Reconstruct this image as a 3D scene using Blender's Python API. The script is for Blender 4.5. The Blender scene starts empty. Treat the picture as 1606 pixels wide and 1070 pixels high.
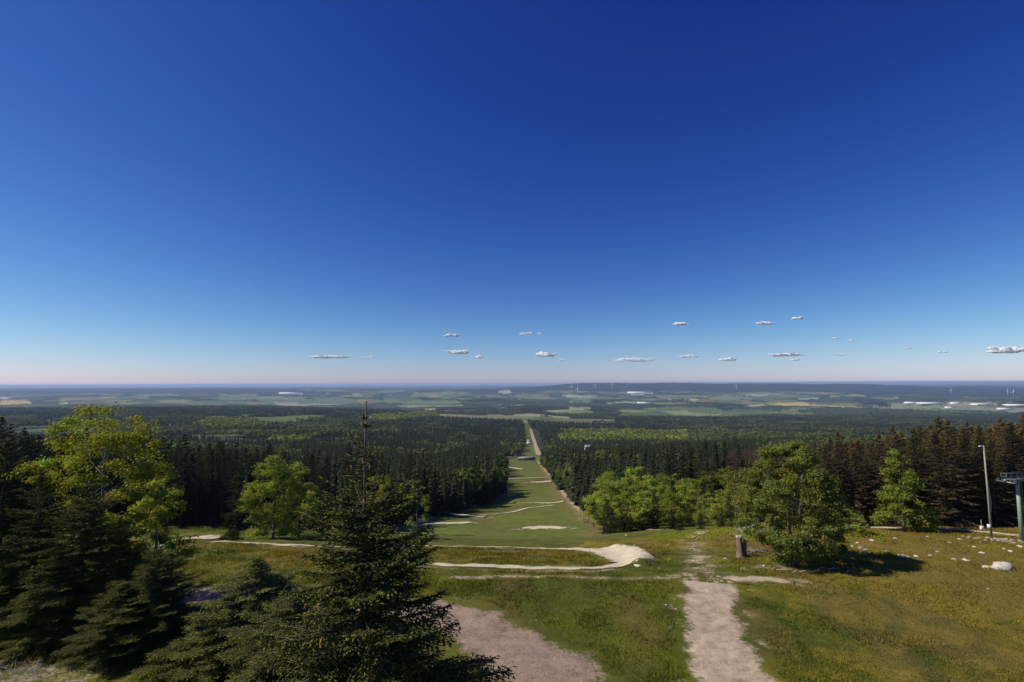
import bpy, math, random
import numpy as np
from mathutils import Vector, Matrix

# ------------------------------------------------------------------ camera, sky, sun, exposure
scene = bpy.context.scene
COL = scene.collection
F_PX, CX, CY = 800.0, 803.0, 535.0          # lens in photo pixels
PITCH, ROLL = math.radians(4.72), math.radians(-0.22)
SUN_EL, SUN_AZ = math.radians(45), math.radians(-95)   # azimuth from +Y towards +X

cam_d = bpy.data.cameras.new('camera'); cam = bpy.data.objects.new('camera', cam_d)
COL.objects.link(cam); scene.camera = cam
cam_d.sensor_width = 36; cam_d.lens = 36 * F_PX / 1606
cam_d.clip_start = 0.3; cam_d.clip_end = 300000
RCAM = Matrix.Rotation(math.pi/2 + PITCH, 3, 'X') @ Matrix.Rotation(ROLL, 3, 'Z')
cam.matrix_world = RCAM.to_4x4()
RC = np.array(RCAM)

world = bpy.data.worlds.new('World'); scene.world = world; world.use_nodes = True
wn = world.node_tree; wn.nodes.clear()
sky = wn.nodes.new('ShaderNodeTexSky'); sky.sky_type = 'NISHITA'; sky.sun_disc = False
sky.sun_elevation = SUN_EL; sky.sun_rotation = SUN_AZ
sky.altitude = 900; sky.air_density = 1.0; sky.dust_density = 0.55; sky.ozone_density = 5.0
bg = wn.nodes.new('ShaderNodeBackground'); bg.inputs[1].default_value = 0.1
wo = wn.nodes.new('ShaderNodeOutputWorld')
# film response of the photograph's deep polarised-looking blue, applied to the whole sky evenly
sep = wn.nodes.new('ShaderNodeSeparateColor'); com = wn.nodes.new('ShaderNodeCombineColor'); wn.links.new(sky.outputs[0], sep.inputs[0])
def wm(op, a, b):
    n = wn.nodes.new('ShaderNodeMath'); n.operation = op
    for k, v in enumerate((a, b)):
        if isinstance(v, (int, float)): n.inputs[k].default_value = v
        else: wn.links.new(v, n.inputs[k])
    return n.outputs[0]
xs_ = []
for k, (pw, gn, kk) in enumerate(((2.0, 5.7, .33), (1.85, 4.28, .33), (1.25, 2.45, .30))):
    x = wm('MULTIPLY', wm('POWER', wm('MULTIPLY', sep.outputs[k], 0.06), pw), gn)
    x = wm('DIVIDE', x, wm('ADD', wm('MULTIPLY', x, kk), 1.0)); xs_.append(x)
    if k == 2: x = wm('ADD', x, wm('MULTIPLY', xs_[0], .24))
    wn.links.new(wm('MULTIPLY', x, 10.0), com.inputs[k])
wn.links.new(com.outputs[0], bg.inputs[0]); wn.links.new(bg.outputs[0], wo.inputs[0])

sun_d = bpy.data.lights.new('sun', 'SUN'); sun = bpy.data.objects.new('sun', sun_d); COL.objects.link(sun)
sun_d.energy = 4.9; sun_d.angle = math.radians(0.53); sun_d.color = (1.0, 0.93, 0.80)
sdir = Vector((math.sin(SUN_AZ)*math.cos(SUN_EL), math.cos(SUN_AZ)*math.cos(SUN_EL), math.sin(SUN_EL)))
sun.rotation_euler = sdir.to_track_quat('Z', 'Y').to_euler()

scene.view_settings.view_transform = 'Standard'; scene.view_settings.look = 'None'
scene.view_settings.exposure = 0.0; scene.view_settings.gamma = 1.0
scene.render.engine = 'CYCLES'
scene.cycles.volume_bounces = 12; scene.cycles.max_bounces = 12; scene.cycles.diffuse_bounces = 3; scene.cycles.transmission_bounces = 4; scene.cycles.glossy_bounces = 2; scene.cycles.transparent_max_bounces = 40

# ------------------------------------------------------------------ helpers
rng = np.random.default_rng(7)
def R(d): return math.radians(d)

def hash2(ix, iy, s):
    h = (ix.astype(np.int64)*374761393 + iy.astype(np.int64)*668265263 + s*1442695041) & 0x7fffffff
    h = ((h ^ (h >> 13)) * 1274126177) & 0x7fffffff
    h = (h ^ (h >> 16)) & 0xffff
    return h / 65535.0
def vnoise(x, y, s=0):
    ix, iy = np.floor(x), np.floor(y); fx, fy = x-ix, y-iy
    fx = fx*fx*(3-2*fx); fy = fy*fy*(3-2*fy)
    a = hash2(ix, iy, s); b = hash2(ix+1, iy, s); c = hash2(ix, iy+1, s); d = hash2(ix+1, iy+1, s)
    return (a*(1-fx)+b*fx)*(1-fy) + (c*(1-fx)+d*fx)*fy
def fbm(x, y, s=0, n=4):
    t = 0; a = 0.5; tot = 0
    for k in range(n):
        t = t + a*vnoise(x, y, s+k*17); tot += a; a *= 0.5
        x, y = x*2.03+11.3, y*2.03-7.1
    return t/tot
def sstep(a, b, x):
    t = np.clip((x-a)/(b-a), 0, 1); return t*t*(3-2*t)

# ------------------------------------------------------------------ terrain heights (camera is at z = 0, on a 20 m tower)
YS = [1, 30, 50, 60, 72, 85, 110, 155, 220, 300, 450, 600, 900, 1500, 2000, 2600, 3500, 4300, 6000, 8500, 11500, 15000, 18000, 26000, 45000, 90000]
PROF = {
 -1.2: [-20,-20,-20.2,-20.8,-22,-25,-30,-38,-47,-57,-74,-86,-106,-134,-146,-158,-150,-222,-268,-270,-225,-120,-190,-215,-230,-260],
 -0.6: [-20,-20,-20.3,-21,-23,-26,-31.5,-41,-51,-62,-80,-94,-114,-140,-150,-162,-152,-226,-270,-272,-225,-120,-190,-215,-230,-260],
 -0.25:[-20,-20,-20.4,-21.3,-23.5,-26.7,-32.5,-43,-53.5,-65,-84,-99,-124,-150,-158,-170,-184,-245,-275,-285,-270,-215,-235,-225,-230,-260],
 0.0:  [-20,-20,-20.4,-21.3,-23.6,-27,-33,-44,-54,-64,-82,-99,-135,-166,-182,-202,-236,-258,-282,-295,-290,-180,-215,-220,-230,-260],
 0.12: [-20,-20,-20.4,-21.3,-23.6,-27,-33,-43,-52,-62,-80,-97,-132,-172,-192,-218,-246,-262,-284,-298,-290,-10,-100,-220,-230,-260],
 0.33: [-20,-20,-20.4,-21.2,-23.2,-26,-31,-40,-49,-59,-76,-92,-125,-175,-200,-225,-255,-268,-287,-300,-285,-5,-100,-220,-230,-260],
 0.6:  [-20,-20,-20.4,-21,-22.3,-24,-28,-35,-44,-54,-71,-87,-115,-165,-195,-225,-255,-270,-288,-302,-285,-45,-130,-225,-235,-260],
 1.2:  [-20,-20,-20.2,-20.6,-21.6,-22.8,-25,-29,-35,-44,-60,-76,-104,-152,-185,-218,-250,-268,-290,-305,-295,-215,-240,-235,-240,-260]}
NT, NL = 241, 601
TH = np.linspace(-math.pi, math.pi, NT*2+1)[:-1]
LR = np.linspace(math.log(1.0), math.log(100000.0), NL)
us = np.array(sorted(PROF)); tabs = []
for u in us:
    sc = math.sqrt(1+u*u)
    tabs.append(np.interp(LR, np.log(np.array(YS)*sc), PROF[u]))
tabs = np.array(tabs)
TABLE = np.empty((len(TH), NL))
uth = np.tan(np.clip(TH, -0.876, 0.876))
for j in range(NL): TABLE[:, j] = np.interp(uth, us, tabs[:, j])
ker = np.exp(-np.linspace(-2, 2, 17)**2); ker /= ker.sum()
pad = np.pad(TABLE, ((0, 0), (8, 8)), mode='edge')
TABLE = sum(ker[k]*pad[:, k:k+NL] for k in range(17))
pad = np.pad(TABLE, ((8, 8), (0, 0)), mode='wrap')
TABLE = sum(ker[k]*pad[k:k+len(TH)] for k in range(17))

BUMPS = []      # (polyline Nx2, amplitude, sigma)
def seg_dist(X, Y, P):
    d = np.full(X.shape, 1e9)
    for (ax, ay), (bx, by) in zip(P[:-1], P[1:]):
        vx, vy = bx-ax, by-ay; L = vx*vx+vy*vy+1e-9
        t = np.clip(((X-ax)*vx+(Y-ay)*vy)/L, 0, 1)
        d = np.minimum(d, (X-ax-t*vx)**2+(Y-ay-t*vy)**2)
    return np.sqrt(d)
def H0(X, Y):
    X = np.asarray(X, float); Y = np.asarray(Y, float)
    r = np.maximum(np.hypot(X, Y), 1.001); th = np.arctan2(X, Y)
    fj = np.clip(np.log(r)/(LR[1]-LR[0]), 0, NL-1.001); j = fj.astype(int); fj -= j
    fi = (th+math.pi)/(TH[1]-TH[0]); i = np.floor(fi).astype(int); fi -= i; i0 = i % len(TH); i1 = (i+1) % len(TH)
    z = (TABLE[i0, j]*(1-fi)+TABLE[i1, j]*fi)*(1-fj)+(TABLE[i0, j+1]*(1-fi)+TABLE[i1, j+1]*fi)*fj
    z = z + (fbm(X/9, Y/9, 3, 3)-0.5)*0.7*sstep(20, 60, r)*(1-sstep(250, 500, r))
    z = z + (fbm(X/2.2, Y/2.2, 5, 2)-0.5)*0.28*(1-sstep(120, 300, r))
    a = 22*sstep(900, 3500, r) + 26*sstep(4000, 9000, r)
    z = z + (fbm(X/1500, Y/1500, 21, 4)-0.5)*a
    z = z + (fbm(X/1100, Y/800, 31, 3)-0.5)*70*sstep(2900, 5500, r)
    z = z + (fbm(X/520, Y/420, 37, 3)-0.5)*34*sstep(500, 900, r)*(1-sstep(-.25, -.1, X/np.maximum(Y, 1)))
    z = z + (np.abs(fbm(X/2600, Y/1700, 35, 3)-0.5)-.12)*-420*sstep(4500, 9000, r)*(1-sstep(12500, 14500, r))
    return z
def H(X, Y):
    z = H0(X, Y)
    X = np.asarray(X, float); Y = np.asarray(Y, float)
    for P, amp, sig in BUMPS:
        c = P.mean(0); rad = np.max(np.hypot(*(P-c).T))+4*sig
        m = (X-c[0])**2+(Y-c[1])**2 < rad*rad
        if np.any(m):
            if z.ndim: z[m] += amp*np.exp(-(seg_dist(X[m], Y[m], P)/sig)**2)
            else: z = z + amp*np.exp(-(seg_dist(X, Y, P)/sig)**2)
    return z
def h(x, y): return float(H(np.array([x]), np.array([y]))[0])
DD = np.exp(np.linspace(math.log(18), math.log(85000), 3000))
def unproj(px, py):
    """photo pixel -> point on the ground"""
    v = RC @ np.array([(px-CX)/F_PX, (CY-py)/F_PX, -1.0]); v = v/v[1]
    z = H0(v[0]*DD, DD); k = np.argmax(v[2]*DD < z)
    if k == 0: return np.array([v[0]*60000, 60000])
    a, b = v[2]*DD[k-1]-z[k-1], z[k]-v[2]*DD[k]; t = a/(a+b+1e-9)
    y = DD[k-1]+(DD[k]-DD[k-1])*t
    return np.array([v[0]*y, y])
def world_at(px, py, Y):
    """point on the pixel's ray at depth Y (for tree tips)"""
    v = RC @ np.array([(px-CX)/F_PX, (CY-py)/F_PX, -1.0]); v = v/v[1]
    return v*Y
def spline(P, step):
    P = np.asarray(P, float)
    d = np.r_[0, np.cumsum(np.hypot(*(np.diff(P[:, :2], axis=0)).T))]
    n = max(2, int(d[-1]/step)); t = np.linspace(0, d[-1], n)
    out = np.stack([np.interp(t, d, P[:, k]) for k in range(P.shape[1])], 1)
    w = max(1, int(0.35*n/max(1, len(P)-1)))
    if w > 1:
        k = np.hanning(2*w+1); k /= k.sum()
        ex = np.concatenate([2*out[:1]-out[1:w+1][::-1], out, 2*out[-1:]-out[-w-1:-1][::-1]])
        if len(ex) == n+2*w: out = np.stack([np.convolve(ex[:, c], k, 'valid') for c in range(P.shape[1])], 1)
    return out

# ------------------------------------------------------------------ trails: photo positions put on the ground, widths in metres
TRAILS = [  # (name, [(px, py, width)], dirt strength, raised)
 ('path', [(1180,1140,6.0),(1152,1072,5.6),(1128,1005,5.0),(1112,955,4.6),(1112,920,5.6),(1106,905,5.0)], 1.0),
 ('worn_track', [(1110,915,6.5),(1100,893,6.5),(1092,868,5.6),(1090,850,4.6)], .54),
 ('path', [(1105,910,3.0),(1175,909,2.6),(1215,911,2.0),(1246,915,1.0)], 0.95),
 ('path', [(1115,906,3.0),(1040,908,2.2),(960,908,1.6),(880,905,1.5),(780,905,1.6),(690,909,1.4)], 0.62),
 ('dirt_track', [(925,1110,8.5),(880,1072,8.0),(800,1014,6.6),(712,968,5.2),(610,950,4.2),(480,940,4.0),(335,935,4.5),(240,935,4.0)], 1.0),
 ('bike_trail', [(300,850,1.0),(400,853,1.3),(445,856,1.6),(500,858,1.2),(600,857,1.0),(680,857,1.2),(780,859,1.4),(850,861,1.6),(900,861,2.6),(945,864,4.4),(980,874,5.6),(993,883,4.6),(975,888,2.6),(935,892,1.3),(870,892,1.2),(790,890,1.3),(700,888,1.4),(640,886,1.2)], 1.25),
 ('bike_trail', [(630,827,2.0),(690,822,4.0),(725,821,4.2),(742,820,1.5)], 1.25),
 ('bike_trail', [(655,822,2.5),(672,812,5),(690,806,5.5),(730,809,4.5),(762,812,2.5)], 1.15),
 ('bike_trail', [(745,810,1.0),(790,806,1.2),(825,798,2.2),(850,795,2.6),(872,793,1.8)], 1.1),
 ('bike_trail', [(696,789,5.0),(722,786,6.0),(780,788,1.0),(840,789,1.0),(866,790,2.4),(880,788,3.0),(884,786,1.0)], 1.1),
 ('bike_trail', [(816,830,2.2),(840,829,4.8),(862,828,4.8),(880,829,3.0),(892,829,1.0)], 1.25),
 ('bike_trail', [(728,768,3.0),(750,768,4.0),(772,767,2.0)], 1.1),
 ('bike_trail', [(788,752,4.0),(820,751,4.0),(866,749,4.0)], 1.1),
 ('bike_trail', [(830,757,5.0),(848,757,9.0),(868,755,9.0)], 1.2),
 ('bike_trail', [(788,733,9.0),(800,734,9.0),(812,736,8.0),(822,737,4.0)], 1.1),
 ('bike_trail', [(790,741,5.0),(798,738,5.0),(808,738,4.0)], 1.1),
 ('bike_trail', [(1082,846,1.0),(1092,840,2.4),(1104,834,2.4)], 1.1),
 ('bike_trail', [(232,858,1.2),(262,852,1.6),(290,846,4.0),(320,844,6.0),(346,846,4.0)], 1.0),
 ('worn_track', [(843,722,4),(852,735,4),(868,752,3.6),(884,775,3.4),(903,795,3),(921,820,2)], 0.72),
 ('worn_track', [(935,824,1.6),(980,829,1.4),(1030,832,1.0),(1065,834,0.8)], 0.7),
 ('road', [(786,718,14),(815,717,12),(848,718,12)], 1.2),
 ('road', [(846,716,12),(842,705,10),(838,692,10),(834,680,9),(832,673,8)], 1.15),
 ('gravel_track', [(1318,825,0.7),(1360,828,1.0),(1430,830,1.2),(1500,832,1.3),(1560,837,1.5),(1640,842,1.6)], 0.95),
]
WT = []
for nm, pts, s in TRAILS:
    P = np.array([np.r_[unproj(a, b), w] for a, b, w in pts]); WT.append((nm, spline(P, max(0.35, 0.004*np.hypot(P[0, 0], P[0, 1]))), s))
# banked outer edge of the near turn
bend = np.array([unproj(a, b) for a, b in ((925,856),(965,861),(998,870),(1016,880),(1004,889))])
BUMPS.append((spline(np.c_[bend, np.zeros(len(bend))], 0.7)[:, :2], 0.9, 1.5))
for a, b, amp in ((850,826,.6), (690,808,.9), (722,818,.6), (320,842,.8)):
    c = unproj(a, b); BUMPS.append((np.array([c+[-3, 0], c+[3, 0.3]]), amp, 2.2))

FIELDS = [  # far fields (px polygon), colour
 ([(1045,627),(1058,624.5),(1096,626),(1090,629)], (0.34,0.30,0.06)),
 ([(1206,634),(1222,630.5),(1262,631.5),(1270,634.5),(1345,638),(1340,641),(1260,639)], (0.36,0.29,0.08)),
 ([(1240,636),(1345,638.5),(1330,641),(1250,639)], (0.34,0.24,0.14)),
 ([(1326,622.5),(1335,619.5),(1352,620),(1358,624)], (0.30,0.34,0.14)),
 ([(1365,624),(1410,625.5),(1400,627.5),(1370,626)], (0.24,0.28,0.14)),
 ([(0,629.5),(46,629),(48,635.5),(0,636)], (0.36,0.28,0.10)),
 ([(92,634),(104,631),(107,634)], (0.40,0.38,0.2)),
 ([(445,618),(474,617),(474,619.5),(447,620)], (0.5,0.48,0.42)),
 ([(615,632),(640,628),(700,629),(725,634),(640,637)], (0.13,0.17,0.06)),
 ([(620,637),(725,636),(727,639),(640,641)], (0.26,0.24,0.12)),
 ([(665,643),(683,642.5),(683,645),(668,645.5)], (0.36,0.33,0.09)),
 ([(780,616),(795,612),(803,617),(790,619)], (0.34,0.34,0.2)),
 ([(845,645),(900,641.5),(930,645),(932,650),(880,651)], (0.15,0.20,0.06)),
 ([(852,645),(895,643),(897,645.5),(860,647)], (0.30,0.29,0.16)),
 ([(890,640),(925,640),(926,643),(893,643)], (0.30,0.28,0.16)),
 ([(790,652),(830,648),(895,654),(893,657),(840,654.5),(790,656)], (0.17,0.19,0.07)),
 ([(806,650),(850,650.5),(894,655),(892,656.5),(850,653),(806,652)], (0.33,0.29,0.17)),
 ([(880,621),(925,620),(930,622.5),(885,623)], (0.30,0.33,0.22)),
 ([(988,619),(1020,616),(1024,618),(996,621)], (0.38,0.38,0.30)),
 ([(950,633),(1010,631),(1012,634),(955,635.5)], (0.26,0.30,0.18)),
 ([(890,630),(925,629.5),(926,632),(893,632.5)], (0.2,0.25,0.13)),
 ([(1110,625),(1150,622),(1180,624),(1178,626),(1120,628)], (0.15,0.20,0.11)),
 ([(1165,618),(1205,617.5),(1205,620),(1170,620.5)], (0.26,0.30,0.18)),
 ([(1172,635),(1198,634),(1198,637),(1176,637.5)], (0.30,0.32,0.18)),
 ([(1035,645),(1075,643),(1090,648),(1130,650),(1128,653),(1060,651)], (0.2,0.26,0.10)),
 ([(1250,624),(1286,625),(1284,627),(1252,626.5)], (0.26,0.30,0.16)),
 ([(1200,616),(1225,617),(1222,619),(1200,619)], (0.24,0.28,0.16)),
 ([(1480,631),(1565,633),(1563,637),(1485,635.5)], (0.34,0.28,0.18)),
 ([(1395,632),(1470,632),(1480,640),(1400,641)], (0.20,0.22,0.12)),
 ([(1470,637),(1606,640),(1606,648),(1480,645)], (0.20,0.22,0.13)),
 ([(330,626),(400,620),(470,625),(560,628),(540,634),(420,634)], (0.12,0.16,0.08)),
 ([(405,624),(470,622.5),(500,625),(450,628)], (0.16,0.20,0.10)),
 ([(430,631),(530,634),(528,636.5),(440,636)], (0.30,0.28,0.2)),
 ([(205,620),(270,618),(280,622),(220,624)], (0.12,0.17,0.12)),
]
def poly_mask(X, Y, P):
    m = np.zeros(X.shape, bool); n = len(P)
    for i in range(n):
        x1, y1 = P[i]; x2, y2 = P[(i+1) % n]
        c = (y1 > Y) != (y2 > Y)
        m ^= c & (X < (x2-x1)*(Y-y1)/(y2-y1+1e-12)+x1)
    return m
BRIGHT = [[(300,672),(340,664),(400,662),(430,671),(350,676)], [(620,652),(680,648),(690,655),(640,660)], [(560,660),(600,650),(650,655),(620,664)], [(395,700),(440,692),(510,693),(500,702),(420,704)]]
WB = [np.array([unproj(a, b) for a, b in P]) for P in BRIGHT]
CLEAR = [([(335,656),(400,646),(500,645),(522,656),(450,664),(370,663)], (.085,.115,.022)), ([(445,674),(500,664),(600,662),(585,674),(500,681)], (.080,.108,.024)), ([(0,676),(60,664),(140,668),(190,678),(120,690),(0,692)], (.060,.080,.032)), ([(245,690),(330,678),(440,682),(470,690),(400,703),(290,703)], (.070,.092,.028)), ([(480,690),(540,685),(600,692),(560,700),(490,702)], (.070,.088,.028)), ([(210,668),(260,658),(300,662),(280,672)], (.07,.10,.025))]
WC = [(np.array([unproj(a, b) for a, b in P]), c) for P, c in CLEAR]
WF = [(np.array([unproj(a, b) for a, b in P]), c) for P, c in FIELDS]

# ------------------------------------------------------------------ what grows where
def XR(Y): return np.interp(Y, [90,130,155,200,300,600,870,1000,2000], [17,21,27,26,27,36,46,52,80])
def XL(Y): return np.interp(Y, [170,200,250,300,450,600,870,1000,2000], [-36,-27,-11,-5,-7,-10,-18,20,52])
def cover(X, Y):
    """0 open, 1 spruce, 2 broadleaf, 3 browned spruce, 4 bright beech, 5 young low broadleaf"""
    X = np.asarray(X, float); Y = np.asarray(Y, float); Yp = np.maximum(Y, 1.0); u = X/Yp; r = np.hypot(X, Y)
    c = np.zeros(X.shape, int)
    n1 = fbm(X/600, Y/600, 41, 4); n2 = fbm(X/260, Y/260, 51, 3); n3 = fbm(X/1600, Y/1600, 61, 4)
    start_r = np.interp(u, [0.05, .3, .45, .5, .62, 1.0, 1.3], [150, 150, 135, 105, 92, 86, 86])
    wv = (fbm(X/26, Y/26, 81, 3)-.5)*9*sstep(160, 260, Y); right = (X > XR(Y)+wv*.6+2) & (Y > start_r)
    start_l = np.interp(u, [-1.3, -1, -.6, -.45, -.35, -.22, -.15], [120, 120, 135, 160, 135, 140, 172])
    left = (X < XL(Y)+wv*1.3-2) & (Y > start_l)
    near = (right | left) & (Y < 2700)
    c[near] = 1
    c[near & (u > 0.42+0.25*(n2-.5)) & (Y < 650)] = 3
    c[near & (u > 0.3) & (Y > 650) & (n2 > .55)] = 2
    beech = (u > .09+(n2-.5)*.04) & (u < .34) & (Y > 1250+500*(n2-.5)) & (Y < 2000)
    c[near & beech] = 4
    lf = near & (u < -.16-.00004*Y)
    c[lf & (Y > 430) & (n2 > .44)] = 2
    c[lf & (Y > 620) & (n1 > .52)] = 5
    c[lf & (Y > 560) & (n1 < .40) & (n2 < .50)] = 1
    c[lf & (Y > 1500) & (Y < 2500) & (u > -.6) & (u < -.33) & (n2 > .35)] = 5
    # fields between corridor and valley
    far = Y >= 2700
    forest = n3+0.75*(n1-.5)+.3*(n2-.5) > .50-.09*(u < -.05)
    c[far & forest] = np.where(n2[far & forest] > .46, 2, 1)
    c[(Y > 2350+500*(n2-.5)) & (u < -.2) & (Y < 3900)] = 1
    c[far & (u > .2) & (Y < 3900)] = np.where(n2[far & (u > .2) & (Y < 3900)] > .66, 2, 1)
    c[(r > 12500)] = np.where(n3[r > 12500] > .36, 1, 0)
    c[far & (u > -.05) & (r > 13000) & (r < 17000)] = 1
    for P, col in WF: c[poly_mask(X, Y, P)] = 0
    for P in WB: c[poly_mask(X, Y, P)] = 4
    wx, wy = (fbm(X/90, Y/90, 83, 3)-.5)*160, (fbm(X/90, Y/90, 84, 3)-.5)*260
    for P, col in WC: c[poly_mask(X+wx, Y+wy, P) & (n2 < .60)] = 0
    return c

PAL = np.array([(0.10,0.135,0.045),(0.075,0.115,0.03),(0.14,0.17,0.06),(0.20,0.19,0.085),(0.085,0.12,0.04),(0.26,0.23,0.06),(0.11,0.15,0.05),(0.17,0.14,0.08)])
def field_col(X, Y):
    a = 0.5; x = X*math.cos(a)+Y*math.sin(a)+90*fbm(X/700, Y/700, 5, 2); y = -X*math.sin(a)+Y*math.cos(a)
    gx, gy = np.floor(x/230), np.floor(y/380); gy2 = np.floor((y+hash2(gx, gx*0, 3)*300)/380)
    return PAL[(hash2(gx, gy2, 9)*7.999).astype(int)]
def ground_color(X, Y):
    X = np.asarray(X, float); Y = np.asarray(Y, float); r = np.hypot(X, Y)
    n = fbm(X/9, Y/9, 71, 6)[..., None]; m = fbm(X/24, Y/24, 73, 6)[..., None]; k = fbm(X/1.6, Y/1.6, 75, 3)[..., None]
    green = np.array((0.100, 0.106, 0.010)); dgreen = np.array((0.066, 0.082, 0.010)); dry = np.array((0.165, 0.128, 0.018)); brown = np.array((0.150, 0.100, 0.038))
    # drier, redder grass to the right of the path and on the crest before the slope drops
    dryness = 0.34*sstep(8, 40, X)*(1-sstep(75, 110, Y)) + 0.30*np.exp(-((Y-88)/17)**2)*(X > -60) + 0.16*(1-sstep(45, 70, Y))
    c = green*(1-sstep(.34, .70, n)) + dgreen*sstep(.34, .70, n)
    t = sstep(.36, .78, m+(k-.5)*.5+(dryness[..., None]-.18)*0.8); c = c*(1-t)+dry*t
    b = sstep(.50, .80, fbm(X/5+40, Y/11, 77, 4)[..., None]+(dryness[..., None]-.2)*.45); c = c*(1-b*.38)+brown*b*.38
    slope = (sstep(100, 135, Y)*(1-sstep(1000, 1500, r)))[..., None]
    sg = np.array((0.100, 0.120, 0.020))*(0.85+.4*m); sg = sg*(1-sstep(.45, .70, n)*.6)+np.array((0.125, 0.10, 0.032))*sstep(.45, .70, n)*.6
    c = c*(1-slope)+sg*slope
    # heathy strip beside the forest edge
    e = (np.exp(-((X-XR(Y)+1)/4.5)**2)*sstep(95, 130, Y)*(1-sstep(400, 800, Y)))[..., None]; c = c*(1-.7*e)+np.array((0.17,0.13,0.045))*.7*e
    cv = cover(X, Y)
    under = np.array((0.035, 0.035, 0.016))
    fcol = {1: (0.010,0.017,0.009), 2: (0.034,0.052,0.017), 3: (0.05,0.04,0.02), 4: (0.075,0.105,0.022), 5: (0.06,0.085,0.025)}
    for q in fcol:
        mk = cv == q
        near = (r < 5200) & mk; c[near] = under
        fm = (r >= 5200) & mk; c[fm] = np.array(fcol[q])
    op = (cv == 0) & (r > 2000); c[op] = field_col(X, Y)[op]*.85
    for P, col in WF:
        mk = poly_mask(X, Y, P); c[mk] = np.array(col)*np.where(np.array(col)[0] > 3.5*np.array(col)[2], 1.15, .88)
    wx, wy = (fbm(X/90, Y/90, 83, 3)-.5)*160, (fbm(X/90, Y/90, 84, 3)-.5)*260
    for P, col in WC:
        mk = poly_mask(X+wx, Y+wy, P) & (cv == 0); c[mk] = np.array(col)*(.8+.5*fbm(X[mk]/40, Y[mk]/40, 86, 3))[:, None]
    return c*(0.8+0.4*k)
def dirt_mask(X, Y):
    """bare ground: 1 on trails, fading into worn grass beside them"""
    X = np.asarray(X, float); Y = np.asarray(Y, float); d = np.zeros(X.shape)
    for nm, P, s in WT:
        if nm == 'road': continue
        lo, hi = P[:, :2].min(0)-8, P[:, :2].max(0)+8
        m = (X > lo[0]) & (X < hi[0]) & (Y > lo[1]) & (Y < hi[1])
        if not m.any(): continue
        step = max(1, len(P)//60); Q = P[::step] if len(P) > 4 else P
        dd = seg_dist(X[m], Y[m], Q[:, :2]); w = Q[:, 2].mean()*.5
        d[m] = np.maximum(d[m], 0.46*s*np.exp(-(np.maximum(dd-w, 0)/(1.0+.5*w))**2))
    # trampled crossing and bare earth under the trees on the left
    for (a, b, rx, ry, s) in ((1108,905,7,5,.60), (1100,868,6,9,.50), (320,845,9,4,.5), (690,812,8,7,.45), (1240,890,13,3,.5), (60,1060,6,3,.55), (-60,1060,8,5,.5)):
        q = unproj(a, b); d = np.maximum(d, s*np.exp(-((X-q[0])/rx)**2-((Y-q[1])/ry)**2))
    return d

# ------------------------------------------------------------------ mesh helpers
def make_mesh(name, V, T=None, Q=None, smooth=False, attrs=None, mats=()):
    me = bpy.data.meshes.new(name); V = np.ascontiguousarray(V, dtype=np.float32)
    fs = []; tot = []
    if T is not None and len(T): fs.append(np.asarray(T, np.int32).ravel()); tot.append(np.full(len(T), 3, np.int32))
    if Q is not None and len(Q): fs.append(np.asarray(Q, np.int32).ravel()); tot.append(np.full(len(Q), 4, np.int32))
    L = np.concatenate(fs); tot = np.concatenate(tot); st = np.r_[0, np.cumsum(tot)[:-1]].astype(np.int32)
    me.vertices.add(len(V)); me.vertices.foreach_set('co', V.ravel())
    me.loops.add(len(L)); me.loops.foreach_set('vertex_index', L)
    me.polygons.add(len(tot)); me.polygons.foreach_set('loop_start', st); me.polygons.foreach_set('loop_total', tot)
    if smooth: me.polygons.foreach_set('use_smooth', np.ones(len(tot), bool))
    for k, a in (attrs or {}).items():
        a = np.asarray(a, np.float32)
        if a.ndim == 2:
            at = me.attributes.new(k, 'FLOAT_COLOR', 'POINT'); at.data.foreach_set('color', np.c_[a, np.ones(len(a))].astype(np.float32).ravel())
        else:
            at = me.attributes.new(k, 'FLOAT', 'POINT'); at.data.foreach_set('value', a)
    for m in mats: me.materials.append(m)
    me.update(calc_edges=True); me.validate()
    return me
def link(name, me, parent=None, loc=None, rz=0, sc=None):
    o = bpy.data.objects.new(name, me); COL.objects.link(o)
    if parent is not None: o.parent = parent
    if loc is not None: o.location = loc
    if rz: o.rotation_euler = (0, 0, rz)
    if sc is not None: o.scale = (sc, sc, sc) if np.isscalar(sc) else sc
    return o
def tag(o, label=None, cat=None, group=None, kind=None):
    if label: o['label'] = label
    if cat: o['category'] = cat
    if group: o['group'] = group
    if kind: o['kind'] = kind
    return o
def copy_tree(root, loc, rz=0, sc=1.0):
    r = root.copy(); COL.objects.link(r); r.location = loc; r.rotation_euler = (0, 0, rz); r.scale = (sc, sc, sc) if np.isscalar(sc) else sc
    for ch in list(root.children):
        c = ch.copy(); COL.objects.link(c); c.parent = r
    return r
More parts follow.
